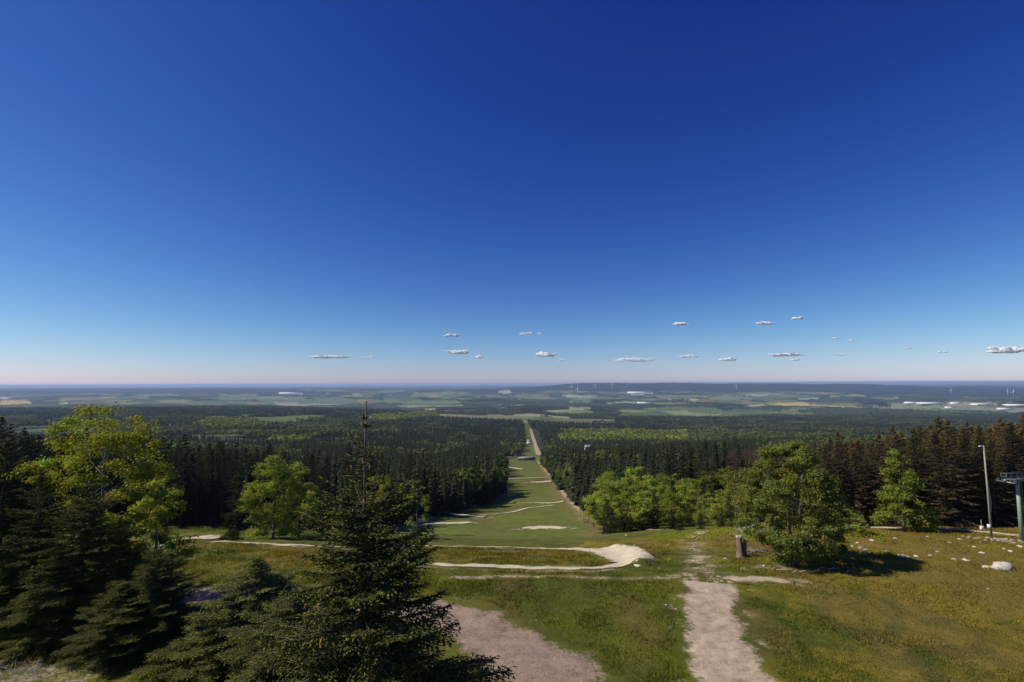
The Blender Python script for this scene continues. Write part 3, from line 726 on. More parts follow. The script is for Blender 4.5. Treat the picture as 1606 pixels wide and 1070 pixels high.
# --- yellow-green tree and its small neighbour
def BL(seed, px, py, Y, wpx, mat, lab, kind='broadleaf_tree', **kw):
    hh = tree_h(px, py, Y); W_ = wpx/F_PX*Y
    m = broadleaf_meshes(np.random.default_rng(seed), hh, W_, kind, mat, **kw)
    return tree(kind, m, place(px, Y), 0, 1, lab)
BL(41, 158, 634, 49, 182, M_leaf_yellow, 'yellow-green spring tree rising above the dark spruces on the left', 'maple_tree', nclump=105, nleaf=26000, leaf=.21, base=.30, shape='egg', clump=.11)
BL(42, 252, 742, 46, 84, M_leaf_yellow, 'small bright yellow-green tree right behind the tall yellow-green one', nclump=44, nleaf=10000, leaf=.22, base=.08, shape='round', clump=.18)
BL(43, 432, 716, 106, 74, M_leaf_bright, 'bright green birch at the clearing edge, larger one left of the foreground leader', 'birch_tree', nclump=80, nleaf=20000, leaf=.34, base=.0, shape='egg', clump=.19)
BL(44, 472, 722, 112, 50, M_leaf_bright, 'bright green birch close behind the larger birch', 'birch_tree', nclump=50, nleaf=11000, leaf=.34, base=.0, shape='egg', clump=.19)
BL(45, 600, 736, 112, 42, M_leaf_yellow, 'small lime green tree showing just right of the foreground leader', nclump=26, nleaf=4500, leaf=.34, base=.3, shape='round')
BL(46, 655, 748, 135, 36, M_leaf_green, 'small olive green tree at the foot of the left forest', nclump=26, nleaf=4200, leaf=.36, base=.1, shape='egg')
# --- big leafy tree right of the path
BL(51, 1237, 690, 62, 136, M_leaf_green, 'large round leafy tree standing alone right of the path, casting a shadow to the right', 'willow_tree', nclump=210, nleaf=56000, leaf=.25, base=.05, shape='egg', stems=4, clump=.098)
BL(52, 1292, 805, 64, 46, M_leaf_green, 'low leafy bush against the right side of the lone round tree', 'bush', nclump=40, nleaf=6000, leaf=.24, base=.0, shape='round', stems=3)
BL(53, 1408, 706, 84, 62, M_leaf_bright, 'bright lime green beech in front of the brown spruces', 'beech_tree', nclump=64, nleaf=12000, leaf=.30, base=.04, shape='cone', clump=.17)
BL(54, 1440, 785, 85, 44, M_leaf_bright, 'short lime green beech beside the taller one', 'beech_tree', nclump=26, nleaf=4500, leaf=.3, base=.0, shape='cone')
BL(55, 1330, 800, 80, 40, M_leaf_green, 'young green tree where the pale track starts', nclump=22, nleaf=3200, leaf=.3, base=.0, shape='round')

# --- copse right of the slope
cop = [broadleaf_meshes(np.random.default_rng(60+k), 15.5, [9.5, 8.5, 10.5][k], 'copse_tree', [M_leaf_bright, M_leaf_bright, M_leaf_green][k], nclump=54, nleaf=8200, leaf=.40, base=.05, shape='egg', clump=.17) for k in range(3)]
first = {}
def put(key, kind, meshes, loc, rz, sc, lab, cat, grp):
    if key not in first: first[key] = tree(kind, meshes, loc, rz, sc, lab, cat, grp); o = first[key]
    else: o = copy_tree(first[key], loc, rz, sc)
    tag(o, lab, cat, grp); return o
for i, (px, py, Y, k) in enumerate([(945,745,138,0),(962,735,146,0),(985,740,138,1),(1002,728,150,0),(1020,742,137,1),(1040,738,146,0),(1062,741,136,1),(1078,746,144,0),(1092,752,132,1),(975,765,130,1),(1010,768,128,0),(1052,765,128,0),(1112,735,142,2),(1135,728,138,2),(1158,732,130,2),(1150,756,118,2),(1182,762,112,2),(1100,780,122,2),(1122,768,116,1)]):
    hh = tree_h(px, py, Y); s = hh/15.5
    put(('cop', k), 'broadleaf_tree', cop[k], place(px, Y), rg.random()*6, (s*.95, s*.95, s), 'bright spring green tree in the copse right of the grassy slope' if k < 2 else 'mid green tree between the bright copse and the lone round tree', 'tree', 'trees of the bright copse' if k < 2 else 'mid green trees beside the copse')

# --- forest spruces, modelled one by one where they are largest
FV = []; BV = []
for k in range(5):
    s = [.85, 1.0, .75, 1.1, .9][k]
    rad = (lambda s: lambda d: np.interp(d, [0, 1, 3, 7, 12, 20], [.15, .5*s, 1.2*s, 2.2*s, 3.0*s, 3.2*s]))(s)
    FV.append(spruce_meshes(np.random.default_rng(80+k), 20.0, rad, 'forest_spruce', M_needle_far, whorl=.62, per=6, twig=.42, tw=.20, density=.62, new=.15, lo=.03))
    BV.append(spruce_meshes(np.random.default_rng(90+k), 18.0, rad, 'brown_spruce', M_brown if k != 3 else M_brown_green, whorl=.55, per=7, twig=.48, tw=.19, density=.7, new=.25, lo=.03))
YV = spruce_meshes(np.random.default_rng(99), 8.0, lambda d: np.interp(d, [0, 1, 3, 8], [.15, .6, 1.3, 2.4]), 'young_spruce', M_needle_far, whorl=.35, per=7, twig=.3, tw=.12, density=.8, new=.35, lo=.02)

# single spruces one can point at
for px, py, Y, lab in ((372, 748, 100, 'dark cone-shaped spruce standing alone at the clearing edge left of the birch'),
                       (206, 800, 92, 'small spruce on the scrubby bank at the far side of the clearing, leftmost'),
                       (266, 806, 98, 'young spruce on the scrubby bank next to the patch of bare earth')):
    hh = tree_h(px, py, Y); s = hh/8; tree('spruce', YV, place(px, Y), rg.random()*6, (max(s, .8)*.72, max(s, .8)*.72, s), lab)
for i, (px, py, Y) in enumerate(((950,775,131),(972,792,127),(986,797,126),(1003,785,127),(1022,775,127),(1050,790,119),(1063,795,117),(1078,784,124),(1128,790,112),(1142,798,108),(1170,790,102),(958,790,128),(1095,798,112))):
    hh = tree_h(px, py+9, Y); s = hh/8
    put('young', 'spruce', YV, place(px, Y), rg.random()*6, (s*1.1, s*1.1, s), 'small dark spruce standing in front of the bright copse', 'tree', 'small spruces at the foot of the copse')

# candidates for forest trees, spacing grows with distance
def scatter(seed, y0, y1, spacing, umin=-1.12, umax=1.12):
    g = np.random.default_rng(seed); xs = []; ys = []
    y = y0
    while y < y1:
        sp = spacing(y); x = np.arange(umin*y, umax*y, sp)
        xs.append(x+g.uniform(-.42, .42, len(x))*sp); ys.append(y+g.uniform(-.42, .42, len(x))*sp); y += sp*.95
    return np.concatenate(xs), np.concatenate(ys)
X, Y = scatter(3, 86, 5200, lambda y: np.interp(y, [86, 200, 500, 1200, 2500, 5200], [3.9, 4.6, 6.5, 10, 16, 26]))
c = cover(X, Y); keep = c > 0
mixd = (c == 1) & (fbm(X/60, Y/60, 97, 3) > .60) & (Y > 200); c[mixd] = 2
# roads and station clearing
rd = [P for nm, P, s in WT if nm == 'road'][1]; 
sub = (Y > 850) & (Y < 2600) & keep
dd = seg_dist(X[sub], Y[sub], rd[::max(1, len(rd)//20), :2]); k_ = np.where(sub)[0][dd < 15+.006*Y[sub]]; keep[k_] = False
keep &= ~((Y > 780) & (Y < 960) & (X > -55) & (X < 62))
X, Y, c = X[keep], Y[keep], c[keep]; Z = H(X, Y); rg2 = np.random.default_rng(17); n = len(X)
hgt = np.where(c == 1, rg2.normal(20, 3.0, n), np.where(c == 3, rg2.normal(17.5, 2.0, n), np.where(c == 5, rg2.normal(9, 2, n), rg2.normal(16, 2, n))))
hgt = hgt*np.where(c == 3, 1, .72+.56*fbm(X/45, Y/45, 91, 3))*np.where((X/Y > .12) & (Y < 300) & (c == 1), .80, 1); hgt = np.clip(hgt, 5, 26)
# right forest edge grows taller towards the picture's edge
u_ = X/Y
hgt = np.where((c == 3), hgt*np.interp(u_, [.45, .75, .95, 1.05], [.76, .84, .95, 1.03]), hgt)
size = hgt/Y*(np.abs(u_) < 1.03)
indiv = np.zeros(n, bool)
for code, num in ((1, 285), (3, 290)):
    idx = np.where(c == code)[0]; o = idx[np.argsort(-size[idx])][:num]; indiv[o] = True
print('forest trees', n, [(k, int((c == k).sum())) for k in range(6)])
for i in np.where(indiv)[0]:
    k = int(rg2.integers(0, 5)); s = hgt[i]/(20.0 if c[i] == 1 else 18.0); w = s*rg2.uniform(.85, 1.2)
    if c[i] == 1:
        side = X[i] < XL(Y[i])
        lab = 'dark green spruce in the forest edge left of the grassy slope' if side else 'dark green spruce in the forest right of the grassy slope'
        put(('f', k, bool(side)), 'spruce', FV[k], (X[i], Y[i], Z[i]-.2), rg2.random()*6, (w, w, s), lab, 'tree', 'forest spruces left of the slope' if side else 'forest spruces right of the slope')
    else:
        put(('b', k), 'browned_spruce', BV[k], (X[i], Y[i], Z[i]-.2), rg2.random()*6, (w, w, s), 'brown withering spruce in the forest edge on the right', 'tree', 'brown spruces on the right')

def bough_template(seed=0, whorls=13, per=6):
    """a spruce drawn as an inner core with whorls of separate hanging boughs"""
    g = np.random.default_rng(seed); V = [(0, 0, .985)]; T = []
    m = 6
    for j in range(m): a = j*6.283/m; V.append((.075*math.cos(a), .075*math.sin(a), .03))
    T += [(0, 1+j, 1+(j+1) % m) for j in range(m)]
    for k in range(whorls):
        t = (k+.5)/whorls; z = 1-.93*t**.92; rad = (.018+.155*t**.8)
        for j in range(per):
            a = j*6.283/per+g.uniform(-.5, .5)+k; q = rad*g.uniform(.7, 1.25); w = q*g.uniform(.28, .45)+.006; zz = z+g.normal(0, .012)
            ca, sa = math.cos(a), math.sin(a); b = len(V); dr = q*g.uniform(.25, .6)
            V += [(q*.1*ca, q*.1*sa, zz+.012), (q*.62*ca-w*sa, q*.62*sa+w*ca, zz-dr*.75), (q*ca, q*sa, zz-dr*.9), (q*.62*ca+w*sa, q*.62*sa-w*ca, zz-dr*.75)]
            T += [(b, b+1, b+2), (b, b+2, b+3)]
    return np.array(V), np.array(T)
def blob_template(nq=46, seed=0):
    g = np.random.default_rng(seed); d = g.normal(0, 1, (nq, 3)); d /= np.linalg.norm(d, axis=1)[:, None]; d[:, 2] = np.abs(d[:, 2])*1.15-.25
    P = d*np.array([.30, .30, .36])*(.75+.35*g.random(nq))[:, None]+np.array([0, 0, .60])
    V, Q, _ = leaf_quads(P, d+g.normal(0, .35, (nq, 3)), .24*(.7+.6*g.random(nq)), np.ones((nq, 3)), g)
    return V, Q
def merged(name, idx, temps, tris, mat, tintf, label, cat, wmul=1.0):
    Vs = []; Fs = []; Cs = []; off = 0; g = np.random.default_rng(len(idx))
    pick = g.integers(0, len(temps), len(idx))
    for k, (tv, tf) in enumerate(temps):
        ii = idx[pick == k]
        if not len(ii): continue
        a = g.random(len(ii))*6.283; s = hgt[ii]; w = s*wmul*(.85+.4*g.random(len(ii)))*np.interp(Y[ii], [300, 5000], [1, 1.55])
        ca, sa = np.cos(a)[:, None], np.sin(a)[:, None]
        V = np.stack([(tv[None, :, 0]*ca-tv[None, :, 1]*sa)*w[:, None]+X[ii][:, None], (tv[None, :, 0]*sa+tv[None, :, 1]*ca)*w[:, None]+Y[ii][:, None], tv[None, :, 2]*s[:, None]+Z[ii][:, None]-.2], -1)
        F = tf[None]+(np.arange(len(ii))*len(tv))[:, None, None]+off
        C = tintf(ii, g); C = np.repeat(C, len(tv), axis=0)*(.75+.5*g.random((len(ii)*len(tv), 1)))
        Vs.append(V.reshape(-1, 3)); Fs.append(F.reshape(-1, tf.shape[1])); Cs.append(C); off += len(ii)*len(tv)
    V = np.concatenate(Vs); F_ = np.concatenate(Fs); C = np.concatenate(Cs)
    me = make_mesh(name, V, F_ if tris else None, None if tris else F_, False, {'tint': C}, [mat])
    o = link(name, me); tag(o, label, cat, kind='stuff')
ST_ = [bough_template(k) for k in range(5)]; BT = [blob_template(46, k) for k in range(6)]
g1 = lambda lo, hi: (lambda ii, g: np.repeat(g.uniform(lo, hi, (len(ii), 1)), 3, 1)*(1+g.normal(0, .06, (len(ii), 3))))
def green_tint(ii, g):
    t = np.repeat(g.uniform(.65, 1.25, (len(ii), 1)), 3, 1)*(1+g.normal(0, .08, (len(ii), 3)))*(.45+1.2*fbm(X[ii]/170, Y[ii]/170, 95, 3))[:, None]
    br = (c[ii] == 4)[:, None]; yo = (c[ii] == 5)[:, None]
    return t*np.where(br, np.array([[2.0, 2.0, 1.0]]), 1)*np.where(yo, np.array([[1.7, 1.75, 1.1]]), 1)
merged('spruce_forest', np.where((c == 1) & ~indiv)[0], ST_[:5], True, M_needle_far, g1(.7, 1.4), 'dark spruce forest covering the slopes on both sides down to the valley', 'forest')
merged('browned_spruce_forest', np.where((c == 3) & ~indiv)[0], ST_, True, M_brown, g1(.6, 1.2), 'brown withering spruce forest behind the right forest edge', 'forest')
merged('broadleaf_forest', np.where((c == 2) | (c == 4) | (c == 5))[0], BT, False, M_leaf_dull, green_tint, 'green broadleaf woods on the hills below', 'forest', 1.0)

# --- grass blades on the near meadow, low scrub, dry stalks
def grass():
    g = np.random.default_rng(123); n = 130000
    y = 24+ (g.random(n)**1.6)*66; u = g.uniform(-1.08, 1.08, n); x = u*y
    d = dirt_mask(x, y)
    for nm, P, s in WT:
        if nm in ('road',) or P[0, 1] > 140: continue
        step = max(1, len(P)//50); dd = seg_dist(x, y, P[::step, :2]); d = np.where(dd < P[:, 2].mean()*.5, np.maximum(d, .8*s), d)
    k = (d+(fbm(x/1.2, y/1.2, 8, 2)-.5)*.5 < .40) & (cover(x, y) == 0); x, y = x[k], y[k]; n = len(x); z = H(x, y)
    col = ground_color(x, y)*(1.0+.55*g.random((n, 1)))*np.array([1.08, 1.05, .9]); B = 4
    x = np.repeat(x, B)+g.normal(0, .12, n*B); y = np.repeat(y, B)+g.normal(0, .12, n*B); z = np.repeat(z, B)-.02; col = np.repeat(col, B, axis=0)
    tall = .45+(1.3-.5*(x > 12))*sstep(.35, .75, fbm(x/3.5, y/3.5, 15, 3))
    hh = g.uniform(.10, .30, n*B)*tall; w = g.uniform(.012, .035, n*B)*np.interp(y, [25, 90], [1, 2.2]); a = g.random(n*B)*6.28; l = g.normal(0, .10, (n*B, 2))
    V = np.empty((n*B, 3, 3)); V[:, 0] = np.c_[x-np.cos(a)*w, y-np.sin(a)*w, z]; V[:, 1] = np.c_[x+np.cos(a)*w, y+np.sin(a)*w, z]; V[:, 2] = np.c_[x+l[:, 0], y+l[:, 1], z+hh]
    me = make_mesh('grass', V.reshape(-1, 3), np.arange(n*B*3).reshape(-1, 3), None, False, {'tint': np.repeat(col, 3, axis=0)}, [M_grass])
    tag(link('grass', me), 'rough meadow grass around the paths', 'grass', kind='stuff')
grass()
def scrub(name, spots, mat, label, leaf=.14, hmax=.7, per=260):
    g = np.random.default_rng(len(spots)*7); P = []
    for px, py, sx, sy, num in spots:
        q = unproj(px, py)
        for _ in range(num):
            cx, cy = q[0]+g.normal(0, sx), q[1]+g.normal(0, sy); rr_ = g.uniform(.5, 1.5)*hmax
            p = np.c_[g.normal(0, rr_*.7, per)+cx, g.normal(0, rr_*.7, per)+cy, np.abs(g.normal(0, .45, per))*rr_]; p[:, 2] += H(p[:, 0], p[:, 1]); P.append(p)
    P = np.concatenate(P); n = len(P); v = g.uniform(.6, 1.3, n)
    V, Q, C = leaf_quads(P, g.normal(0, 1, (n, 3))+[0, 0, .8], leaf*(.6+.9*g.random(n)), np.c_[v, v, v], g)
    tag(link(name, make_mesh(name, V, None, Q, False, {'tint': C}, [mat])), label, 'undergrowth', kind='stuff')
scrub('fern_undergrowth', [(1150, 836, 9, 4, 60), (1120, 838, 5, 3, 20), (1200, 845, 4, 4, 20), (1340, 842, 4, 2, 10), (1225, 880, 7, 2, 16)], M_leaf_yellow, 'yellow-green ferns and scrub in front of the trees right of the path')
scrub('heath_scrub', [(300, 830, 14, 8, 60), (240, 838, 8, 5, 30), (440, 838, 8, 4, 24), (540, 848, 6, 3, 14), (250, 868, 5, 2, 22), (300, 870, 4, 2, 20), (650, 805, 6, 5, 16)], M_leaf_green, 'low heath scrub on the bank beyond the left clearing', .2, .8, 200)

# ------------------------------------------------------------------ stones, wood, small things
rock_me = []
for k in range(5):
    V, T = ico_lump(np.random.default_rng(200+k), 3, .38, [(1, .8, .5), (1.2, .7, .45), (.9, .9, .6), (1.3, 1, .4), (1, 1.1, .55)][k]); rock_me.append(make_mesh('rock', V, T, None, False, None, [M_rock_white if k % 2 else M_rock]))
spots = [(1404,845),(1368,848),(1380,850),(1337,857),(1350,860),(1358,863),(1415,872),(1425,874),(1437,873),(1470,866),(1520,857),(1528,858),(1545,848),(1560,853),(1570,850),(1497,878),(1514,879),(1520,880),(1455,842),(1512,842),(1550,924),(1540,868),(1575,862),(1585,865),(1460,872),(1390,865),(1345,852),(1490,852),(1505,846),(1535,845),(1590,852),(1600,858),(1555,846),(1578,846),(1588,848),(1600,850),(1547,845),(1605,846),(994,856),(1048,856),(1034,893),(1198,888),(1138,878),(1000,893),(860,822),(1032,838),(982,840),(1045,950),(1060,956)]
for i, (a, b) in enumerate(spots):
    q = unproj(a, b); s = rg.uniform(.13, .36)*(1 if b < 900 else .5)
    o = link('rock', rock_me[i % 5], None, (q[0], q[1], h(q[0], q[1])+.03), rg.random()*6, s)
    tag(o, 'pale stone lying scattered in the grass near the lift mast' if a > 1300 else 'small pale stone lying in the grass near the paths', 'stone', 'stones scattered right of the lone tree' if a > 1300 else 'stones near the paths')
for k in range(26):     # rubble bank along the forest edge
    a = rg.uniform(1505, 1640); b = np.interp(a, [1505, 1606], [843, 850])+rg.normal(0, 1.6); q = unproj(a, b)
    o = link('rock', rock_me[(k*2) % 5 if (k*2) % 5 % 2 == 0 else 0], None, (q[0], q[1], h(*q)+.05), rg.random()*6, rg.uniform(.15, .42)); tag(o, 'stone of the rubble bank at the foot of the poles', 'stone', 'rubble bank stones')
q = unproj(1572, 891); V, T = ico_lump(np.random.default_rng(300), 4, .3, (1.35, .9, .62), 1.3)
o = link('boulder', make_mesh('boulder', V*.95, T, None, False, None, [M_rock_white]), None, (q[0], q[1], h(*q)+.1), .3); tag(o, 'large whitish boulder in the grass at the right edge', 'boulder')
q = unproj(1548, 890); V, T = ico_lump(np.random.default_rng(301), 3, .3, (1, .7, .4)); o = link('boulder', make_mesh('boulder', V*.5, T, None, False, None, [M_rock_white]), None, (q[0], q[1], h(*q))); tag(o, 'flat whitish stone just left of the large boulder', 'boulder')

# carved hollow stump beside the path
def stump():
    q = unproj(1164, 874); r0 = math.hypot(*q); hgt_ = 31/F_PX*q[1]; g = np.random.default_rng(8)
    e = bpy.data.objects.new('wooden_stump', None); COL.objects.link(e); e.location = (q[0], q[1], h(*q)-.05)
    for nm, ox, r_, top, lean in (('stem', -.18, .40, 1.0, -.04), ('side_stem', .36, .22, .86, .04)):
        n, K = 24, 14; V = []
        for i in range(n):
            t = i/(n-1)
            for k in range(K):
                a = k*6.283/K; rr_ = r_*(1+.35*math.exp(-t*8)+.16*math.sin(3*a+t*3+ox*9)+.12*math.sin(t*13+a*2)+.10*math.sin(5*a-t*6))*(1-.18*t)
                z = t*hgt_*top*(1+(.06*math.sin(2*a+.5)+.05*math.sin(5*a))*(t > .85)); V.append((ox+lean*t*3+rr_*math.cos(a), rr_*math.sin(a), z))
        Q = [(i*K+k, i*K+(k+1) % K, (i+1)*K+(k+1) % K, (i+1)*K+k) for i in range(n-1) for k in range(K)]
        V.append((ox+lean*3, 0, hgt_*top*.95)); T = [(len(V)-1, (n-1)*K+k, (n-1)*K+(k+1) % K) for k in range(K)]
        link(nm, make_mesh(nm, np.array(V), T, Q, True, None, [M_deadwood]), e)
        V2, T2 = ico_lump(g, 3, .45, (1.1, 1, .6), 2.2); link('broken_top', make_mesh('broken_top', V2*r_*.95, T2, None, False, None, [M_paledead]), e, (ox+lean*3, 0, hgt_*top-.03))
    mb = MB(); mb.tube([(.1, .25, 0), (.12, .3, hgt_*.45), (.1, .25, hgt_*.8)], [.3, .2, .12], 9); link('hollow_back', mb.mesh('hollow_back', [M_bark], True), e)
    tag(e, 'weathered upright tree stump with pale broken top standing right of the path', 'stump')
stump()
def sticks(name, q, n, L, spread, hh, label, cat, mat, seed, r0=.03, flat=.5):
    g = np.random.default_rng(seed); mb = MB()
    for _ in range(n):
        p = np.array([g.normal(0, spread[0]), g.normal(0, spread[1]), 0]); p[2] = hh*max(0, 1-abs(p[0])/(2*spread[0]))*g.random()
        d = g.normal(0, 1, 3); d[2] = abs(d[2])*flat; d /= np.linalg.norm(d); l = L*g.uniform(.4, 1.1)
        a = p-d*l*.3; b = p+d*l*.7; a[2] = max(a[2], .0); mb.tube([a, (a+b)/2+g.normal(0, .05*l, 3), b], [r0*g.uniform(.6, 1.4), r0*.8, r0*.25], 5)
    o = link(name, mb.mesh(name, [mat], True), None, (q[0], q[1], h(*q))); tag(o, label, cat, kind='stuff' if cat == 'dry stalks' else None)
sticks('brush_pile', unproj(1184, 838), 170, 2.4, (1.5, .8), 1.5, 'heap of bleached dead branches in front of the leafy trees', 'brush pile', M_paledead, 1)
sticks('log_pile', unproj(1190, 867), 26, 2.0, (1.2, .4), .5, 'low pile of grey logs just right of the weathered stump', 'log pile', M_bark_grey, 2, .13, .15)
for i, (a, b) in enumerate(((1215,893),(1232,896),(1262,898),(1290,893),(1308,894),(1248,899),(1330,898))):
    g = np.random.default_rng(400+i); q = unproj(a, b); mb = MB(); L = g.uniform(.9, 2.0); d = np.array([math.cos(g.uniform(-.9, .9)), g.uniform(-.6, .6), .1]); mb.tube([-d*L*.5, np.array([0, 0, .12]), d*L*.5], [.05, .045, .015], 6)
    mb.tube([np.zeros(3), np.array([d[1], d[0]*.6, .3])*L*.3], [.03, .01], 5)
    o = link('dead_branch', mb.mesh('dead_branch', [M_paledead], True), None, (q[0], q[1], h(*q)+.08)); tag(o, 'pale dead branch on the brown grass below the lone round tree', 'branch', 'dead branches below the lone tree')
sticks('dry_stalks', unproj(30, 1056), 150, 1.0, (2.6, .7), .35, 'tangle of dry straw-coloured stalks on bare soil in the lower left corner', 'dry stalks', M_paledead, 6, .014, 1.2)
# grey block and beam by the left clearing
q = unproj(249, 866); e = bpy.data.objects.new('stone_block', None); COL.objects.link(e); e.location = (q[0], q[1], h(*q)); e.rotation_euler = (0, 0, .2)
mb = MB(); mb.box((0, 0, .42), (1.0, .8, .9)); o = link('block', mb.mesh('block', [M_galv]), e); bv = o.modifiers.new('bevel', 'BEVEL'); bv.width = .05; bv.segments = 2
mb = MB(); mb.box((-.05, 0, .93), (1.2, .95, .12)); o = link('cap', mb.mesh('cap', [M_rock_white]), e); bv = o.modifiers.new('bevel', 'BEVEL'); bv.width = .03
tag(e, 'squat grey stone block with pale cap at the left clearing', 'stone block')
mb = MB(); mb.tube([(-1.8, 0, .12), (0, .05, .3), (1.4, 0, .5)], [.09, .1, .08], 8); q2 = unproj(236, 862); o = link('log', mb.mesh('log', [M_paledead], True), None, (q2[0], q2[1], h(*q2))); tag(o, 'pale log leaning towards the grey stone block', 'log')

# leaning pole with strut and lamp, small box
def pole():
    q = unproj(1555, 842); Yp = q[1]; top = tipz(1545, 698, Yp)-h(*q); e = bpy.data.objects.new('light_pole', None); COL.objects.link(e); e.location = (q[0], q[1], h(*q)-.1)
    mb = MB(); mb.tube([(0, 0, 0), (-.03, 0, top*.5), (-.12, 0, top)], [.15, .12, .09], 12); link('mast', mb.mesh('mast', [M_galv], True), e)
    mb = MB(); mb.tube([(.05, 0, top*.22), (.42, .1, top*.36), (.30, .1, top*.50), (-.02, .05, top*.66)], [.08, .08, .07, .05], 8); link('strut', mb.mesh('strut', [M_galv], True), e)
    mb = MB(); mb.tube([(-.12, 0, top-.15), (-.5, 0, top-.02)], [.03, .03], 6); mb.tube([(-.45, 0, top-.02), (-.85, 0, top-.12)], [.06, .08], 10); link('lamp_head', mb.mesh('lamp_head', [M_white], True), e)
    mb = MB(); mb.tube([(-.3, -.05, top*.1), (-.3, -.05, top*.1+.55)], [.22, .22], 14); link('switch_box', mb.mesh('switch_box', [M_white], True), e)
    mb = MB()
    for z in (top*.1+.15, top*.22, top*.4): mb.tube([(0, 0, z-.03), (0, 0, z+.03)], [.18, .18], 12)
    link('clamp_bands', mb.mesh('clamp_bands', [M_steel]), e)
    tag(e, 'tall weathered light pole with bent side strut and white box near its foot', 'pole')
    q = unproj(1540, 834); e = bpy.data.objects.new('marker_post', None); COL.objects.link(e); e.location = (q[0], q[1], h(*q)-.05)
    mb = MB(); mb.tube([(0, 0, 0), (0, 0, 1.9)], [.05, .04], 8); link('post', mb.mesh('post', [M_galv], True), e)
    mb = MB(); mb.box((0, -.06, .65), (.55, .25, .6)); o = link('cabinet', mb.mesh('cabinet', [M_white]), e); bv = o.modifiers.new('bevel', 'BEVEL'); bv.width = .03
    tag(e, 'short post with small white cabinet left of the light pole', 'post')
pole()
def lift_mast():
    q = unproj(1603, 848); Yp = q[1]; top = tipz(1603, 752, Yp)-h(*q); e = bpy.data.objects.new('lift_mast', None); COL.objects.link(e); e.location = (q[0], q[1], h(*q)-.1)
    mb = MB(); mb.tube([(0, 0, 0), (0, 0, top)], [.27, .20], 16); mb.tube([(0, 0, 0), (0, 0, .15)], [.5, .5], 16); link('mast', mb.mesh('mast', [M_green_metal], True), e)
    mb = MB(); mb.box((0, 0, top), (4.4, .28, .26)); mb.box((0, 0, top-.25), (1.2, .22, .3)); link('crossarm', mb.mesh('crossarm', [M_steel]), e)
    for s in (-1, 1):
        mb = MB(); mb.box((1.95*s, 0, top-.2), (.10, 2.6, .16)); mb.box((1.6*s, 0, top-.2), (.05, 2.6, .12)); link('sheave_beam', mb.mesh('sheave_beam', [M_steel]), e)
        for y in (-1.1, -.4, .4, 1.1):
            w = MB(); w.tube([(1.775*s-.05, y, top-.05), (1.775*s+.05, y, top-.05)], [.26, .26], 16); link('sheave', w.mesh('sheave', [M_rubber]), e)
    mb = MB()   # working platform rails above the arm
    for z in (top+.55, top+1.0):
        mb.tube([(-2.2, -.35, z), (2.2, -.35, z)], [.025, .025], 6); mb.tube([(-2.2, .35, z), (2.2, .35, z)], [.025, .025], 6); mb.tube([(-2.2, -.35, z), (-2.2, .35, z)], [.025, .025], 6)
    for x in np.linspace(-2.2, 2.2, 6):
        for y in (-.35, .35): mb.tube([(x, y, top+.1), (x, y, top+1.0)], [.025, .025], 6)
    mb.box((0, 0, top+.16), (4.4, .7, .05)); link('platform_rail', mb.mesh('platform_rail', [M_steel]), e)
    mb = MB()
    for x in (-.2, .2): mb.tube([(x, -.42, 1.5), (x, -.34, top)], [.02, .02], 5)
    for z in np.arange(1.6, top, .35): mb.tube([(-.2, -.42, z), (.2, -.42, z)], [.015, .015], 5)
    link('ladder', mb.mesh('ladder', [M_steel]), e)
    e.rotation_euler = (0, 0, .15)
    tag(e, 'pale green lift mast with crossarm and cable wheels at the right edge', 'lift mast')
lift_mast()

